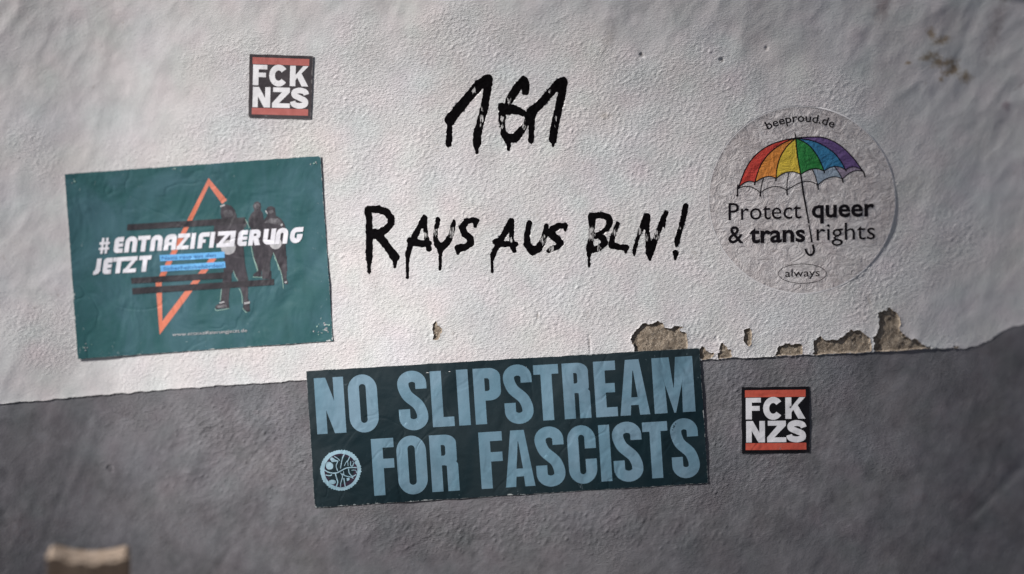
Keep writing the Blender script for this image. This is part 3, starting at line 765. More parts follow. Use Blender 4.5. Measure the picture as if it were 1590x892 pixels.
def slab(sheet, name, X, Y, mat, thick, edge, nx, ny):
    """grid sheet (X, Y arrays ny x nx in photo px) with real thickness"""
    h = sheet.height(X, Y)
    top = P3(X, Y, h).reshape(-1, 3); bot = P3(X, Y, h - thick).reshape(-1, 3)
    id_ = np.arange(nx * ny).reshape(ny, nx)
    a, b, c, d = id_[:-1, :-1].ravel(), id_[:-1, 1:].ravel(), id_[1:, 1:].ravel(), id_[1:, :-1].ravel()
    q = np.stack([a, d, c, b], 1); n = nx * ny
    loop = np.concatenate([id_[0, :], id_[1:, -1], id_[-1, -2::-1], id_[-2:0:-1, 0]])
    l2 = np.roll(loop, -1)
    # the rim gets vertices of its own so that the edge stays crisp
    m = len(loop)
    rt = top[loop]; rb = bot[loop]
    k = np.arange(m); k2 = (k + 1) % m
    rim = np.stack([2 * n + k, 2 * n + k2, 2 * n + m + k2, 2 * n + m + k], 1)
    V_ = np.concatenate([top, bot, rt, rb])
    F_ = np.concatenate([q, q[:, ::-1] + n, rim])
    e = np.concatenate([edge.ravel(), edge.ravel(), np.zeros(2 * m)])
    return mesh_obj(name, V_, F_, mat, sheet.root, True, {'edge': e})

def quad_sheet(name, label, cat, corners, mat, lift, thick, group=None, crumple_mm=0.25, seed=1, part='paper', folds=(), spacing=3.0):
    c = np.array(corners, float)
    mx, my = c.mean(0)
    base = P3(mx, c[:, 1].max(), float(hlow(np.array([mx]), np.array([c[:, 1].max()]))[0]) + lift)
    root = empty(name, Vector(base), label, cat, group)
    cr = field(seed, 120, .4, 55, 1.5) * crumple_mm * 0.40 * 1e-3
    for x0_, y0_, x1_, y1_, a_, w_ in folds:
        cr = cr + a_ * 1e-3 * np.exp(-(seg_sdf(GX, GY, [(x0_, y0_, 0), (x1_, y1_, 0)]) / w_) ** 2)
    sh = Sheet(root, lift, lambda X, Y: resample(cr, gx, gy, np.asarray(X, float), np.asarray(Y, float)))
    wpx = (np.hypot(*(c[1] - c[0])) + np.hypot(*(c[2] - c[3]))) / 2; hpx = (np.hypot(*(c[3] - c[0])) + np.hypot(*(c[2] - c[1]))) / 2
    sh.w, sh.h = wpx, hpx
    Hm = homog([(0, 0), (wpx, 0), (wpx, hpx), (0, hpx)], corners)
    sh.xf = lambda p: apply_h(Hm, p)
    nx, ny = int(wpx / spacing) + 2, int(hpx / spacing) + 2
    U, Vv = np.meshgrid(np.linspace(0, wpx, nx), np.linspace(0, hpx, ny))
    r = np.random.default_rng(seed)
    # slightly uneven cut edges
    jy = np.interp(np.arange(nx), np.arange(0, nx, 5), r.normal(0, .28, len(np.arange(0, nx, 5)))); jx = np.interp(np.arange(ny), np.arange(0, ny, 5), r.normal(0, .28, len(np.arange(0, ny, 5))))
    U2 = U.copy(); V2 = Vv.copy()
    V2[0] += jy; V2[-1] += jy[::-1]; U2[:, 0] += jx; U2[:, -1] += jx[::-1]
    XY = sh.xf(np.c_[U2.ravel(), V2.ravel()])
    edge = np.minimum(np.minimum(U, wpx - U), np.minimum(Vv, hpx - Vv))
    slab(sh, part, XY[:, 0].reshape(ny, nx), XY[:, 1].reshape(ny, nx), mat, thick, edge, nx, ny)
    return sh

def text_polys(body, bold=0.0, res=3):
    cu = bpy.data.curves.new('t', 'FONT'); cu.body = body; cu.offset = bold; cu.resolution_u = res
    ob = bpy.data.objects.new('t', cu); COL.objects.link(ob)
    me = ob.to_mesh()
    v = np.array([x.co[:2] for x in me.vertices]); me.calc_loop_triangles()
    tr_ = np.array([tuple(x.vertices) for x in me.loop_triangles])
    ob.to_mesh_clear()
    bpy.data.objects.remove(ob); bpy.data.curves.remove(cu)
    return v, tr_
def quarter(v, tr_):
    """each triangle into four"""
    e = np.sort(np.concatenate([tr_[:, [0, 1]], tr_[:, [1, 2]], tr_[:, [2, 0]]]), 1)
    u, inv = np.unique(e, axis=0, return_inverse=True)
    inv = inv.ravel()
    m = len(tr_); n = len(v)
    ab, bc, ca = inv[:m] + n, inv[m:2 * m] + n, inv[2 * m:] + n
    v2 = np.concatenate([v, (v[u[:, 0]] + v[u[:, 1]]) / 2])
    a, b, c = tr_.T
    return v2, np.concatenate([np.stack(x, 1) for x in ((a, ab, ca), (ab, b, bc), (ca, bc, c), (ab, bc, ca))])
def put_text(sh, body, x0, x1, cap, org, ex, ey, mat, bold=0.0, layer=1, name='lettering', label=None):
    """org = photo px of baseline start; ex, ey = unit directions (right, up); width fitted to x0..x1, cap = capital height in px"""
    v, tr_ = text_polys(body, bold)
    if cap > 8: v, tr_ = quarter(v, tr_)
    mn, mx_ = v[:, 0].min(), v[:, 0].max()
    u = x0 + (v[:, 0] - mn) / (mx_ - mn) * (x1 - x0)
    w = v[:, 1] / 0.69 * cap
    pv = np.c_[org[0] + ex[0] * u + ey[0] * w, org[1] + ex[1] * u + ey[1] * w]
    return sh.put(name, pv, tr_, mat, layer, label)

# ---------------------------------------------------------------- green poster
TEAL = paper_mat('teal_poster_print', (0.022, 0.090, 0.096), (0.046, 0.118, 0.142), 0.56, (0.45, 0.47, 0.46), 0.85, 0.22, (0.45, 0.5, 0.5), 13)
PWHT = paper_mat('white_print', (0.74, 0.73, 0.77), (0.68, 0.68, 0.73), 0.5, None, 1.0, 0.3, (0.4, 0.45, 0.45))
PORA = paper_mat('orange_print', (0.66, 0.185, 0.105), (0.60, 0.19, 0.13), 0.5, None, 1.0, 0.3, (0.3, 0.3, 0.3))
PBLK = paper_mat('faded_black_print', (0.022, 0.020, 0.024), (0.036, 0.032, 0.038), 0.5, None, 1.0, 0.3, (0.2, 0.2, 0.2), 60)
PFIG = paper_mat('charcoal_photo_print', (0.030, 0.027, 0.033), (0.060, 0.052, 0.062), 0.5, None, 1.0, 0.3, (0.2, 0.2, 0.2), 90)
PLIT = paper_mat('light_grey_print', (0.50, 0.49, 0.50), (0.36, 0.36, 0.37), 0.5, None, 1.0, 0.3, (0.5, 0.5, 0.5), 80)
PMID = paper_mat('mid_grey_print', (0.12, 0.115, 0.125), (0.06, 0.055, 0.062), 0.5, None, 1.0, 0.3, (0.3, 0.3, 0.3), 160)
PBLU = paper_mat('sky_blue_print', (0.13, 0.40, 0.74), (0.15, 0.43, 0.72), 0.5, None, 1.0, 0.3, (0.3, 0.5, 0.7))
PNAV = paper_mat('navy_print', (0.02, 0.075, 0.24), (0.02, 0.075, 0.24), 0.5, None, 1.0, 0.3, (0.2, 0.3, 0.5))
PGRN = paper_mat('pale_outline_print', (0.28, 0.42, 0.36), (0.28, 0.42, 0.36), 0.5, None, 1.0, 0.3, (0.3, 0.4, 0.4))

ps = quad_sheet('anti_nazi_poster', 'teal poster with orange star lines, white hashtag lettering and dark riot officers', 'poster',
                [(100.6, 270.6), (497.4, 242.2), (517.0, 529.6), (120.6, 557.8)], TEAL, 0.0012, 0.0005, None, 0.5, 71,
                folds=[(520, 370, 440, 470, -.5, 9), (300, 292, 282, 330, -.35, 6), (160, 490, 235, 440, .35, 7), (125, 300, 150, 420, .25, 12), (400, 260, 360, 300, .25, 8), (450, 540, 500, 440, .3, 10), (180, 540, 200, 460, -.3, 8)])
ident = lambda p: np.asarray(p, float)
def aff(ox, oy, s): return lambda p: np.asarray(p, float) * s + np.array([ox, oy])
c1 = aff(80, 220, 0.3925); cc3 = aff(320, 300, 0.13449); cc4 = aff(320, 400, 0.11209)

# the open star line: mitred corners
star = [[(352.5, 311.0), (344.8, 317.0), (324.4, 288.5), (251.0, 440.5), (252.0, 499.0), (328.5, 397.5), (336.0, 402.0), (247.8, 520.2), (241.6, 440.0), (323.8, 276.8)]]
ps.shape('star_line', star, [], ident, PORA, 1, grid=6)
# figures
def poly(pts, f): return [tuple(q) for q in f(pts)]
fig1 = [poly([(172, 150), (228, 128), (290, 148), (330, 195), (352, 262), (356, 292), (432, 288), (470, 335), (470, 360), (440, 380), (432, 470), (428, 600), (440, 720), (455, 900), (222, 900), (214, 720), (212, 700), (170, 640), (120, 612), (95, 560), (88, 440), (92, 378), (120, 330), (180, 300), (166, 235)], cc3),
        poly([(240, -20), (520, -20), (548, 150), (582, 300), (578, 560), (600, 620), (608, 748), (560, 752), (512, 706), (516, 560), (492, 470), (440, 330), (420, 290), (378, 185), (352, 230), (352, 330), (320, 480), (312, 600), (322, 700), (140, 716), (122, 690), (150, 655), (190, 640), (212, 560), (222, 420), (232, 300), (246, 160)], cc4)]
fig2 = [poly([(540, 150), (560, 110), (596, 96), (628, 118), (636, 160), (630, 196), (655, 236), (668, 320), (668, 900), (590, 900), (560, 760), (530, 610), (520, 420), (490, 360), (492, 300), (520, 240), (556, 206)], cc3),
        poly([(650, -20), (760, -20), (760, 200), (772, 268), (652, 262), (656, 232), (712, 190), (708, 130)], cc4)]
fig3 = [poly([(690, 200), (712, 162), (752, 150), (792, 168), (800, 215), (806, 262), (862, 296), (905, 360), (928, 440), (918, 600), (926, 740), (938, 900), (660, 900), (650, 600), (640, 420), (646, 340), (700, 270), (706, 232)], cc3),
        poly([(730, -20), (905, -20), (900, 120), (905, 300), (780, 300), (770, 200), (752, 120)], cc4),
        poly([(962, -20), (1118, -20), (1120, 160), (1112, 290), (1136, 345), (1128, 372), (1080, 368), (1056, 240), (1012, 130)], cc4)]
gap3 = [poly([(775, 690), (800, 740), (835, 860), (845, 900), (740, 900), (742, 780)], cc3)]
ps.shape('officer_print', fig2, [], ident, PFIG, 2, 'second officer in the background, bare headed', grid=5)
ps.shape('officer_print', fig3, gap3, ident, PFIG, 3, 'right officer with a raised collar and a white helmet in hand', grid=5)
ps.shape('officer_print', fig1, [], ident, PFIG, 4, 'front officer in a helmet, walking', grid=5)
# tonal shapes of the photo print
for P, f, m_ in [([(205, 205), (240, 188), (300, 205), (312, 250), (290, 275), (215, 278), (200, 240)], cc3, PMID), ([(160, 150), (212, 128), (222, 140), (205, 152), (168, 162)], cc3, PLIT), ([(215, 225), (250, 205), (262, 240), (230, 262)], cc3, PLIT), ([(275, 215), (300, 225), (296, 252), (276, 250)], cc3, PLIT),
               ([(560, 130), (596, 118), (622, 140), (616, 180), (580, 190), (560, 165)], cc3, PMID), ([(725, 205), (770, 190), (782, 218), (750, 240), (722, 236)], cc3, PMID), ([(665, 345), (740, 290), (840, 300), (880, 350), (850, 372), (740, 350)], cc3, PMID), ([(775, 310), (820, 295), (832, 308), (790, 328)], cc3, PLIT), ([(850, 360), (880, 348), (888, 370), (868, 384)], cc3, PLIT),
               ([(680, 205), (692, 203), (712, 235), (705, 244)], cc3, PLIT), ([(420, 365), (455, 360), (460, 400), (448, 402), (445, 374), (430, 378), (432, 396), (422, 394)], cc3, PMID),
               ([(182, 625), (250, 606), (256, 622), (190, 642)], cc4, PLIT), ([(525, 628), (606, 608), (608, 636), (530, 652)], cc4, PLIT), ([(1085, 340), (1118, 330), (1120, 352), (1092, 358)], cc4, PLIT), ([(140, 672), (280, 650), (290, 690), (150, 704)], cc4, PMID)]:
    ps.shape('tone_print', [poly(P, f)], [], ident, m_, 5)
for cx, cy, r in ((354.4, 384.5, 11.4), (427.9, 378.0, 9.4)):
    ps.shape('helmet_print', [arc(cx, cy, r, r, 0, 345, 23)], [], ident, PLIT, 5, grid=5)
for pts, f in [([(520, 610), (545, 740), (590, 892)], cc3), ([(655, 0), (712, 150), (705, 195)], cc4), ([(442, 290), (470, 335), (500, 405)], cc3), ([(945, 0), (1010, 130), (1050, 260), (1072, 430)], cc4), ([(775, 690), (812, 780), (842, 892)], cc3), ([(378, 185), (405, 260), (440, 320)], cc4), ([(455, 430), (490, 500), (505, 640)], cc4), ([(125, 705), (150, 735), (320, 706)], cc4), ([(505, 700), (545, 755), (570, 760)], cc4), ([(212, 440), (205, 520), (196, 600)], cc4), ([(645, 272), (780, 276)], cc4)]:
    ps.shape('outline_print', stroke([tuple(q) for q in f(crom(pts, 4))], 0.9), [], ident, PGRN, 5)
for P in ([(300, 328), (765, 300), (768, 325), (298, 352)], [(314, 540), (690, 517), (690, 542), (316, 563)], [(318, 580), (880, 544), (880, 568), (320, 605)]):
    ps.shape('black_bar', [poly(P, c1)], [], ident, PBLK, 6, grid=7)
for P in ([(427, 450), (684, 436), (685, 460), (430, 474)], [(430, 491), (686, 475), (689, 500), (432, 515)]):
    ps.shape('blue_label', [poly(P, c1)], [], ident, PBLU, 7, grid=7)
e1 = (1, -0.058); u1 = (0.05, -1)
put_text(ps, 'Nazis raus aus den', 0, 84, 5.2, (251.0, 403.9), e1, u1, PNAV, 0.008, 8)
put_text(ps, 'Sicherheitsbehörden!', 0, 94, 5.2, (253.0, 420.3), e1, u1, PNAV, 0.008, 8)
put_text(ps, 'www.entnazifizierungjetzt.de', 0, 116, 5.0, (267.5, 522.3), e1, u1, PLIT, 0.004, 8)
# headline
def line(letters, base_x, base_y, slope, slant, Hh_, tt):
    for ch, xa, xb in letters:
        w = xb - xa
        pos, neg = glyph(ch, w, Hh_, tt, 'retro')
        def xf(p, xa=xa):
            p = np.asarray(p, float)
            up_ = Hh_ - p[:, 1]
            X = xa + p[:, 0]
            return np.c_[X + slant * up_, base_y + slope * (X - base_x) - up_]
        ps.shape('letter', pos, neg, xf, PWHT, 9, grid=6)
line([('#', 153.2, 167.5), ('E', 175.8, 189.9), ('N', 192.6, 211.4), ('T', 211.8, 231.0), ('N', 232.3, 250.8), ('A', 253.6, 272.4), ('Z', 273.8, 292.6), ('I', 294.9, 301.6), ('F', 306.2, 323.2), ('I', 324.4, 331.2), ('Z', 335.8, 356.2), ('I', 356.0, 363.4), ('E', 367.9, 382.4), ('R', 384.9, 403.6), ('U', 407.2, 426.0), ('N', 426.6, 445.5), ('G', 448.9, 468.2)],
     180, 393.3, -0.0557, 0.13, 24.6, 7.2)
line([('J', 144.3, 154.8), ('E', 158.4, 172.0), ('T', 172.8, 191.6), ('Z', 190.5, 210.6), ('T', 213.4, 232.2)], 158.2, 426.3, -0.062, 0.135, 25.0, 7.2)
# worn spots near the corners
rs = random.Random(3)
for cx, cy, n, sx, sy in ((500, 510, 16, 10, 10), (504, 512, 5, 4, 3), (135, 540, 6, 9, 5), (490, 255, 5, 10, 4), (115, 283, 3, 4, 4), (270, 262, 4, 5, 2)):
    for k in range(n):
        x, y = cx + rs.gauss(0, sx * .6), cy + rs.gauss(0, sy * .6)
        r = rs.uniform(.5, 1.5)
        P = [(x + r * rs.uniform(.5, 1.5) * math.cos(a), y + r * rs.uniform(.4, 1.2) * math.sin(a)) for a in np.linspace(0, 5.4, 7)]
        if ps.w: ps.shape('scuff', [P], [], ident, PLIT if k % 3 else PGRN, 9)

# ---------------------------------------------------------------- dark banner
BAN = paper_mat('dark_banner_print', (0.0028, 0.0140, 0.0195), (0.015, 0.026, 0.031), 0.58, (0.34, 0.36, 0.36), 0.8, 0.2, (0.12, 0.16, 0.18), 7)
BLT = paper_mat('slate_blue_print', (0.112, 0.205, 0.265), (0.158, 0.248, 0.315), 0.58, None, 0.8, 0.2, (0.10, 0.16, 0.2), 10)
bs = quad_sheet('slogan_banner', 'long dark banner sticker with large slate blue capitals across the grey edge', 'sticker',
                [(475.4, 576.4), (1086.2, 540.4), (1099.6, 750.2), (489.2, 788.4)], BAN, 0.0015, 0.0005, None, 0.55, 81,
                folds=[(600, 650, 640, 590, .4, 10), (720, 560, 700, 640, -.25, 8), (1000, 740, 1060, 640, .35, 9), (500, 700, 560, 690, -.3, 7), (860, 620, 900, 560, .3, 7), (680, 780, 640, 700, .3, 9)])
kb = bs.w / 1471.0
kv = bs.h / 510.0
T_ = 41.5
row1 = [('N', 26, 134), ('O', 149, 257), ('S', 333, 441), ('L', 456, 537), ('I', 554, 597), ('P', 616, 717), ('S', 727, 834), ('T', 842, 935), ('R', 949, 1049), ('E', 1067, 1149), ('A', 1158, 1270), ('M', 1287, 1441)]
row2 = [('F', 222, 305), ('O', 314, 424), ('R', 438, 540), ('F', 622, 709), ('A', 713, 823), ('S', 830, 938), ('C', 952, 1058), ('I', 1071, 1112), ('S', 1121, 1231), ('T', 1236, 1330), ('S', 1340, 1444)]
for row, y0, y1 in ((row1, 29, 238), (row2, 268, 480)):
    for ch, xa, xb in row:
        ov = 4 if ch in 'OSC' else 0
        pos, neg = glyph(ch, xb - xa, (y1 - y0) + 2 * ov, (xb - xa) if ch == 'I' else (T_ if ch != 'M' else 56))
        f = lambda p, xa=xa, y0=y0 - ov: bs.xf((np.asarray(p, float) + np.array([xa, y0])) * np.array([kb, kv]))
        bs.shape('letter', pos, neg, f, BLT, 1, grid=14)
# round emblem of hand drawn letters
PAL = paper_mat('pale_blue_print', (0.22, 0.36, 0.43), (0.28, 0.41, 0.48), 0.45, None, 1.0, 0.3, (0.1, 0.16, 0.2), 40)
PPL = paper_mat('plum_black_print', (0.016, 0.012, 0.024), (0.040, 0.022, 0.042), 0.45, None, 1.0, 0.3, (0.1, 0.1, 0.1), 300)
em = aff(480, 670, 0.13453)
cxe, cye = 361, 450
teeth = []
for k in range(96):
    a = math.radians(k * 3.75); r = 231 + (rs.uniform(0, 10) if k % 2 else -rs.uniform(0, 4)) + (6 if abs(math.sin(a * .5 + .3)) < .35 else 0)
    teeth.append((cxe + r * math.cos(a), cye + (r + 2) * math.sin(a)))
bs.shape('emblem_ring', [teeth], [arc(cxe + 5, cye + 2, 190, 194, 0, 354, 59)], em, PAL, 1)
bs.shape('emblem_ground', [arc(cxe + 5, cye + 2, 190, 194, 0, 354, 59)], [], em, PPL, 2)
marks = [stroke(crom([(175, 445), (230, 475), (310, 482), (370, 455), (440, 422), (550, 418)], 6), 12),
         [crom([(192, 400), (205, 360), (240, 355), (275, 385), (270, 430), (225, 442), (200, 425)], 3)], [crom([(240, 320), (262, 300), (300, 325), (340, 345), (300, 352), (262, 355)], 3)],
         stroke(crom([(290, 290), (335, 318), (352, 340)], 4), 9), stroke(crom([(408, 262), (385, 310), (372, 370), (362, 430)], 5), [13] * 6 + [9] * 10), stroke(crom([(330, 350), (312, 400), (330, 460)], 4), 9),
         stroke(crom([(470, 290), (450, 335), (435, 352)], 4), 11), stroke(crom([(405, 400), (440, 340), (450, 400)], 4), 7), stroke(crom([(480, 345), (478, 390), (500, 402), (515, 360)], 4), 10), stroke(crom([(500, 350), (545, 335)], 2), 10), stroke(crom([(525, 360), (555, 395)], 2), 9),
         stroke(crom([(190, 505), (240, 512), (262, 500)], 4), 12), [crom([(225, 575), (258, 560), (300, 568), (306, 595), (275, 612), (240, 600)], 3)], stroke(crom([(300, 480), (318, 545), (330, 590), (312, 640)], 5), 13),
         stroke(crom([(362, 480), (385, 520), (365, 600), (362, 648)], 5), 9), stroke(crom([(400, 540), (410, 600), (418, 645)], 4), 12), [crom([(430, 545), (460, 535), (466, 560), (440, 575)], 3)], stroke(crom([(380, 490), (420, 515), (490, 530), (510, 545)], 5), 10), stroke(crom([(455, 430), (462, 480), (500, 520), (540, 500)], 5), 11), stroke(crom([(490, 450), (535, 450), (550, 480)], 4), 8), stroke(crom([(400, 500), (395, 460)], 3), 8)]
for k, mk in enumerate(marks):
    bs.shape('emblem_mark', mk, [], em, PAL, 3)

# ---------------------------------------------------------------- the two square stickers
def fck(name, label, corners, blk, wht, red, seed):
    sh = quad_sheet(name, label, 'sticker', corners, blk, 0.00075, 0.0003, 'square black stickers with four-line red and white print', 0.22, seed, 'vinyl')
    kx_, ky_ = sh.w / 672.0, sh.h / 655.0
    X_, Y_ = 138, 135
    def put(nm, pos, neg, x, y, m_):
        sh.shape(nm, pos, neg, lambda p: sh.xf((np.asarray(p, float) + np.array([x - X_, y - Y_])) * np.array([kx_, ky_])), m_, 1, grid=40)
    for ch, xa, ya, xb, yb in (('F', 178, 242, 328, 455), ('C', 350, 238, 542, 458), ('K', 570, 241, 768, 453), ('N', 181, 472, 367, 683), ('Z', 388, 471, 578, 683), ('S', 588, 466, 772, 687)):
        pos, neg = glyph(ch, xb - xa, yb - ya, 60, 'grot')
        put('letter', pos, neg, xa, ya, wht)
    put('red_stripe', [rect(0, 0, 602, 70)], [], 170, 166, red)
    put('red_stripe', [rect(0, 0, 600, 68)], [], 175, 690, red)
    return sh
VB1 = paper_mat('worn_black_vinyl', (0.040, 0.034, 0.038), (0.060, 0.050, 0.054), 0.5, (0.25, 0.24, 0.24), 0.8, 0.35, (0.3, 0.3, 0.3), 30, 0.5)
VB2 = paper_mat('black_vinyl', (0.0035, 0.003, 0.004), (0.006, 0.005, 0.007), 0.5, (0.08, 0.08, 0.08), 0.6, 0.25, (0.05, 0.05, 0.05), 30, 0.4)
VW1 = paper_mat('white_vinyl', (0.80, 0.79, 0.80), (0.76, 0.75, 0.76), 0.5, None, 0.7, 0.3, (0.5, 0.5, 0.5))
VR1 = paper_mat('faded_red_vinyl', (0.42, 0.125, 0.108), (0.48, 0.155, 0.138), 0.5, None, 0.7, 0.3, (0.3, 0.3, 0.3), 60)
VR2 = paper_mat('red_vinyl', (0.50, 0.085, 0.055), (0.52, 0.10, 0.065), 0.5, None, 0.7, 0.3, (0.3, 0.1, 0.1), 60)
fck('square_sticker', 'faded black FCK NZS square sticker on white plaster above the teal poster', [(387.6, 84.2), (486.0, 87.6), (483.2, 185.0), (385.3, 182.4)], VB1, VW1, VR1, 91)
VW2 = paper_mat('white_vinyl_clean', (0.74, 0.73, 0.745), (0.70, 0.69, 0.71), 0.5, None, 0.6, 0.3, (0.5, 0.5, 0.5))
fck('square_sticker', 'glossy black FCK NZS square sticker on the grey coat right of the dark banner', [(1151.6, 601.6), (1256.8, 600.4), (1257.6, 703.4), (1152.0, 704.4)], VB2, VW2, VR2, 95)

# ---------------------------------------------------------------- round clear sticker
RC = (1245.4, 310.6); RR = 146.3
rb_ = P3(RC[0], RC[1] + RR, float(hlow(np.array([RC[0]]), np.array([RC[1] + RR]))[0]) + .0012)
rroot = empty('round_sticker', Vector(rb_), 'large round clear sticker with a rainbow umbrella and black lettering', 'sticker')
rcr = field(102, 110, .4) * 0.00010
rsx = Sheet(rroot, 0.00075, lambda X, Y: resample(rcr, gx, gy, np.asarray(X, float), np.asarray(Y, float)))
t = NT('clear_film')
tc = t.mix(t.ramp(t.noise(22, 5, 0.65, 1.5, (1, 1, .8), .6), 0.35, 0.65), (0.88, 0.85, 0.84), (0.70, 0.65, 0.64))
dk = t.math('MULTIPLY', t.ramp(t.noise(55, 6, 0.78, 1.8, (1, 1, 1.4), .8, (4, 4, 1)), 0.54, 0.70), 0.60)
tc = t.mix(dk, tc, (0.30, 0.25, 0.24))
n_ = t.bump(t.noise(60, 5, 0.66, 1.2, (1, 1, 1.3), .7), 1.0, 0.0050)
n_ = t.bump(t.noise(300, 4, 0.7, 0.2, (1, 1, 1.4), .7), 0.6, 0.0006, n_)
t.finish(tc, 0.42, n_, 0.4)
tb = t.n('ShaderNodeBsdfTransparent'); tb.inputs[0].default_value = (0.86, 0.83, 0.83, 1)
ms = t.n('ShaderNodeMixShader'); ms.inputs[0].default_value = 0.50
t.l(tb.outputs[0], ms.inputs[1]); t.l(t.b.outputs[0], ms.inputs[2]); t.l(ms.outputs[0], t.out.inputs[0])
FILM = t.m
t = NT('film_edge')
FEDGE = t.finish((0.68, 0.66, 0.66), 0.35, None, 0.5)
SEG, RNGS = 180, 50
vs = [P3(RC[0], RC[1], float(rsx.height(np.array([RC[0]]), np.array([RC[1]]))[0]))]
an = np.linspace(0, 2 * np.pi, SEG, endpoint=False)
for j in range(1, RNGS + 1):
    r = (RR - 1.7) * j / RNGS
    X = RC[0] + r * np.cos(an); Y = RC[1] + r * np.sin(an)
    vs += list(P3(X, Y, rsx.height(X, Y)))
F_ = [(0, 1 + (k + 1) % SEG, 1 + k) for k in range(SEG)]
for j in range(RNGS - 1):
    for k in range(SEG):
        a = 1 + j * SEG + k; b = 1 + j * SEG + (k + 1) % SEG
        F_.append((a, b, b + SEG, a + SEG))
vv = np.array(vs)
def outward(verts, faces):
    out = []
    for f in faces:
        p = verts[list(f)]
        n = np.cross(p[1] - p[0], p[2] - p[0])
        out.append(tuple(reversed(f)) if n[1] > 0 else f)
    return out
mesh_obj('film', vv, outward(vv, F_), FILM, rroot, True)
# bevelled rim of the film
rv2 = []
for r, dh in ((RR - 1.8, 0.00002), (RR - 1.5, 0.00007), (RR, -0.0006), (RR - .1, -0.0011)):
    X = RC[0] + r * np.cos(an); Y = RC[1] + r * np.sin(an)
    rv2 += list(P3(X, Y, rsx.height(X, Y) + dh))
rv2 = np.array(rv2)
F2 = [(j * SEG + k, j * SEG + (k + 1) % SEG, (j + 1) * SEG + (k + 1) % SEG, (j + 1) * SEG + k) for j in range(3) for k in range(SEG)]
mesh_obj('film_edge', rv2, outward(rv2, F2), FEDGE, rroot, True)

def inkmat(name, c_, k=0.8):
    t = NT(name)
    cc = t.mix(t.ramp(t.noise(120, 4, 0.7, 0.6), 0.35, 0.75, 0.0, 0.30), c_, tuple(min(1, x * .8 + (.05 if max(c_) > .05 else 0)) for x in c_))
    n_ = t.bump(t.noise(48, 5, 0.68, 1.0, (1, 1, 1.3), .7), 0.9 * k, 0.0028)
    n_ = t.bump(t.noise(240, 4, 0.7, 0.4, (1, 1, 1.4), .7), 0.6 * k, 0.0006, n_)
    return t.finish(cc, 0.5, n_, 0.22 if max(c_) > .05 else .08)
BK = inkmat('black_ink', (0.010, 0.008, 0.010), .5)
uc = aff(1120, 170, 0.16812); tc2 = aff(1110, 300, 0.1794)
AP = (688, 265)
rib = [[(AP), (560, 290), (420, 345), (300, 440), (220, 560), (158, 725)], [AP, (560, 318), (440, 410), (362, 520), (322, 630), (310, 678)], [AP, (600, 350), (540, 450), (512, 560), (505, 640)], [AP, (702, 420), (733, 602)],
       [AP, (800, 325), (880, 420), (930, 520), (948, 572)], [AP, (870, 300), (1020, 385), (1100, 475), (1148, 562)], [AP, (830, 256), (960, 266), (1090, 328), (1210, 440), (1306, 570)]]
scal = [(238, 668), (418, 622), (618, 578), (848, 550), (1050, 528), (1225, 532)]
pans = [('red', (0.50, 0.055, 0.040)), ('orange', (0.60, 0.22, 0.045)), ('yellow', (0.62, 0.45, 0.055)), ('green', (0.025, 0.19, 0.045)), ('blue', (0.035, 0.17, 0.32)), ('violet', (0.125, 0.075, 0.20))]
def qarc(a, m, b, n=10):
    # quadratic through m at the middle
    cx_, cy_ = 2 * m[0] - (a[0] + b[0]) / 2, 2 * m[1] - (a[1] + b[1]) / 2
    return [((1 - s) ** 2 * a[0] + 2 * s * (1 - s) * cx_ + s * s * b[0], (1 - s) ** 2 * a[1] + 2 * s * (1 - s) * cy_ + s * s * b[1]) for s in np.linspace(0, 1, n)]
for i, (nm, c_) in enumerate(pans):
    a, b = crom(rib[i], 5), crom(rib[i + 1], 5)
    sc = qarc(a[-1], scal[i], b[-1])
    rsx.shape('umbrella_panel', [a + sc[1:-1] + b[::-1][:-1]], [], uc, inkmat(nm + '_ink', c_), 1, nm + ' umbrella panel', grid=40)
INB = inkmat('pale_blue_ink', (0.27, 0.33, 0.40)); INV = inkmat('pale_violet_ink', (0.26, 0.21, 0.28))
rsx.shape('umbrella_inside', [[(848, 552), (868, 615), (888, 692)] + qarc((890, 698), (1010, 626), (1112, 640)) + [(1085, 585), (1050, 530)] + qarc((1048, 530), (985, 540), (948, 572), 6)], [], uc, INB, 1, 'pale blue inside of the umbrella', grid=40)
rsx.shape('umbrella_inside', [[(1050, 530), (1085, 585), (1116, 636)] + qarc((1118, 640), (1215, 575), (1300, 572)) + qarc((1300, 566), (1225, 534), (1150, 562))], [], uc, INV, 1, 'pale violet inside of the umbrella', grid=40)
outl = []
for r_ in rib: outl += stroke(crom(r_, 6), 10.5)
for i in range(6): outl += stroke(qarc(rib[i][-1], scal[i], rib[i + 1][-1], 14), 9)
back = [((150, 738), (250, 712), (360, 770)), ((360, 770), (490, 714), (606, 750)), ((606, 750), (765, 668), (890, 700)), ((890, 700), (1010, 626), (1118, 645)), ((1118, 645), (1220, 572), (1316, 578))]
for b in back: outl += stroke(qarc(*b, 14), 8)
for p in ([(390, 632), (372, 700), (360, 770)], [(622, 585), (607, 680), (606, 750)], [(840, 555), (868, 620), (890, 700)], [(1045, 530), (1090, 592), (1118, 645)]): outl += stroke(crom(p, 5), 9)
for p in ([(152, 700), (148, 795)], [(310, 672), (308, 697)], [(360, 765), (360, 798)], [(505, 636), (503, 658)], [(606, 748), (608, 790)], [(890, 698), (894, 738)], [(948, 568), (952, 586)], [(1118, 640), (1123, 674)], [(1300, 560), (1318, 590), (1327, 626)], [(1148, 558), (1152, 568)]): outl += stroke(p, 13, caps=True)
outl += [arc(147, 796, 12, 12, 0, 330, 11), arc(360, 798, 10, 10, 0, 330, 11)]
rsx.shape('umbrella_outline', outl, [], uc, BK, 2)
shaft = [tuple(q) for q in uc([(676, 212), (684, 240), (690, 270)])]
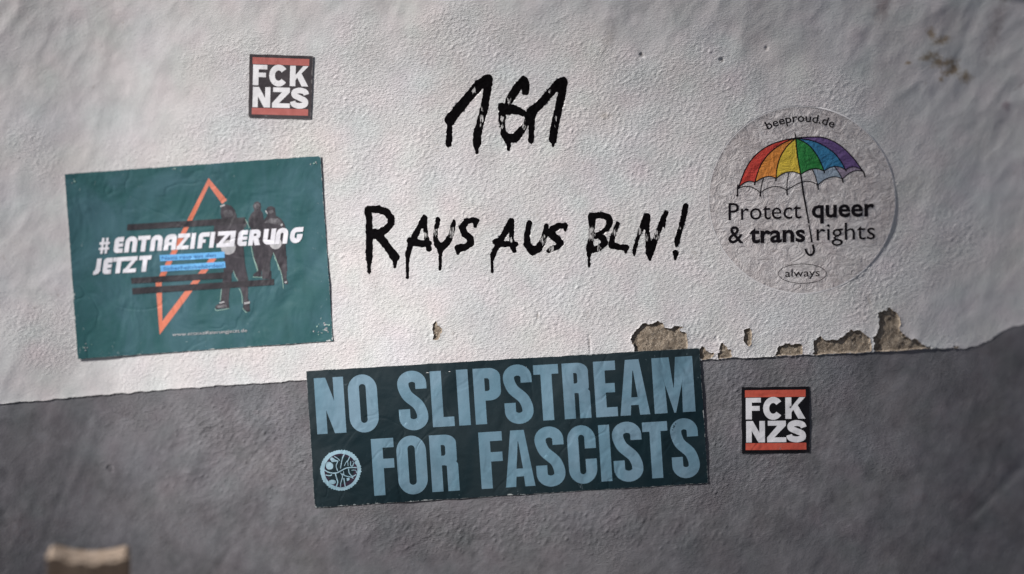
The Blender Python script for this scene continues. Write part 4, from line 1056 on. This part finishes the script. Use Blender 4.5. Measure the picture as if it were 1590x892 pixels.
rsx.shape('umbrella_shaft', stroke(shaft, [1.0, 1.9, 2.2]), [], ident, BK, 2)
sh1 = [tuple(q) for q in uc([(733, 596)])] + [tuple(q) for q in tc2([(765, 0), (790, 130), (813, 262)])]
sh2 = [tuple(q) for q in tc2([(814, 276), (828, 350), (839, 428)])]
hook = [tuple(q) for q in tc2(crom([(846, 446), (858, 495), (845, 528), (818, 536), (796, 515), (782, 482)], 5))]
rsx.shape('umbrella_shaft', stroke(sh1, [2.4, 2.7, 2.6, 2.2]), [], ident, BK, 2)
rsx.shape('umbrella_shaft', stroke(sh2, [1.7, 2.4, 2.6]), [], ident, BK, 2)
rsx.shape('umbrella_handle', stroke(hook, 3.4), [], ident, BK, 2)
e2 = (1, -0.026); u2 = (-0.01, -1); k2 = 0.1794
def rt(body, x0, yb, x1, cap, bold):
    o = tc2([(x0, yb)])[0]
    put_text(rsx, body, 0, (x1 - x0) * k2, cap, (o[0], o[1]), e2, u2, BK, bold, 2)
rt('Protect', 118, 236, 748, 27.0, 0.0)
rt('queer', 838, 211, 1382, 27.5, 0.024)
rt('&', 116, 434, 246, 26.5, 0.010)
rt('trans', 300, 430, 782, 26.5, 0.026)
rt('rights', 880, 412, 1388, 27.0, 0.0)
rt('always', 608, 727, 908, 11.8, 0.002)
el = tc2(arc(757, 698, 207, 84, 0, 354, 59))
rsx.shape('oval_line', stroke([tuple(q) for q in el], 0.8, True), [], ident, BK, 2)
v_, tr_ = text_polys('beeproud.de', 0.010)
a0, a1 = math.radians(-26.3), math.radians(23.2)
aa = a0 + (v_[:, 0] - v_[:, 0].min()) / np.ptp(v_[:, 0]) * (a1 - a0)
rad = 121.3 + v_[:, 1] / 0.69 * 12.8
rsx.put('lettering', np.c_[RC[0] + rad * np.sin(aa) + .5, RC[1] - rad * np.cos(aa)], tr_, BK, 2)

# ---------------------------------------------------------------- weathered post at the lower left
t = NT('weathered_wood')
gr = t.noise(60, 5, 0.65, 0.6, (1, 1, .08))
c = t.mix(t.ramp(gr, .3, .7), (0.085, 0.058, 0.042), (0.16, 0.12, 0.09))
c = t.mix(t.ramp(t.noise(30, 4, .6, 0, (1, 1, .3)), .5, .75), c, (0.09, 0.055, 0.045))
WOOD = t.finish(c, .8, t.bump(gr, .6, .002), .2)
t = NT('pale_end_grain')
c = t.mix(t.ramp(t.noise(70, 5, .65, .8), .3, .7), (0.17, 0.125, 0.09), (0.34, 0.275, 0.22))
ENDG = t.finish(c, .85, t.bump(t.noise(200, 4, .6), .5, .001), .15)
def post():
    yc, w_, d_ = -0.24, 0.078, 0.060
    xc = (139 - 795) * S * (DIST + yc) / DIST
    ztop = CZ - (848 - 446) * S * (DIST + yc) / DIST
    ang = math.atan2(xc, DIST + yc) * -1.0 + math.radians(-2)
    ca, sa = math.cos(ang), math.sin(ang)
    root = empty('wooden_post', (xc, yc, 0), 'blurred weathered wooden post with a pale dished top before the grey coat', 'post')
    W2 = lambda P: [(xc + x * ca - y * sa, yc + x * sa + y * ca, z) for x, y, z in P]
    n = 12
    def ringv(z, ins, dish):
        a_x, a_y = w_ / 2 - ins, d_ / 2 - ins
        pts = []
        for (x0_, y0_, x1_, y1_) in ((-a_x, -a_y, a_x, -a_y), (a_x, -a_y, a_x, a_y), (a_x, a_y, -a_x, a_y), (-a_x, a_y, -a_x, -a_y)):
            for k in range(n):
                s = k / n
                x = x0_ + (x1_ - x0_) * s; y = y0_ + (y1_ - y0_) * s
                u = x / w_ + .5
                pts.append((x, y, z - dish * math.sin(math.pi * min(max(u, 0), 1)) - 0.005 * u * (dish > 0) - (0.0016 * math.sin(x * 310 + 1) + 0.001 * math.sin(x * 700 + y * 300)) * (dish > 0)))
        return pts
    V_, F_ = [], []
    for z in (-0.01, ztop * .5, ztop - .02): V_ += ringv(z, 0, 0)
    V_ += ringv(ztop - .003, 0, .007)
    m = 4 * n
    for j in range(3):
        for k in range(m): F_.append((j * m + k, j * m + (k + 1) % m, (j + 1) * m + (k + 1) % m, (j + 1) * m + k))
    mesh_obj('shaft', W2(V_), F_, WOOD, root, False)
    V2 = ringv(ztop - .003, 0, .007) + ringv(ztop, .004, .007)
    F2 = [(k, (k + 1) % m, m + (k + 1) % m, m + k) for k in range(m)]
    g = 14; b = len(V2)
    for j in range(g + 1):
        for i in range(g + 1):
            u = i / g; v = j / g
            x = (u - .5) * (w_ - .008); y = (v - .5) * (d_ - .008)
            V2.append((x, y, ztop + .0002 - .007 * math.sin(math.pi * (x / w_ + .5)) - .005 * (x / w_ + .5)))
    for j in range(g):
        for i in range(g):
            a = b + j * (g + 1) + i
            F2.append((a, a + 1, a + g + 2, a + g + 1))
    mesh_obj('end_grain', W2(V2), F2, ENDG, root, True)
    return root
post()

# ---------------------------------------------------------------- ground under the wall (below the picture)
t = NT('asphalt_ground')
ASP = t.finish(t.mix(t.ramp(t.noise(3, 5, .6), .3, .7), (0.05, 0.05, 0.05), (0.085, 0.083, 0.08)), .95, t.bump(t.noise(300, 3), .4, .003), .2)
o = mesh_obj('ground', [(-400, -400, -0.004), (400, -400, -0.004), (400, 400, -0.004), (-400, 400, -0.004)], [(0, 1, 2, 3)], ASP)
tag(o, kind='structure')
print('objects', len(bpy.data.objects), 'tris', sum(len(x.data.polygons) for x in bpy.data.objects if x.type == 'MESH'))
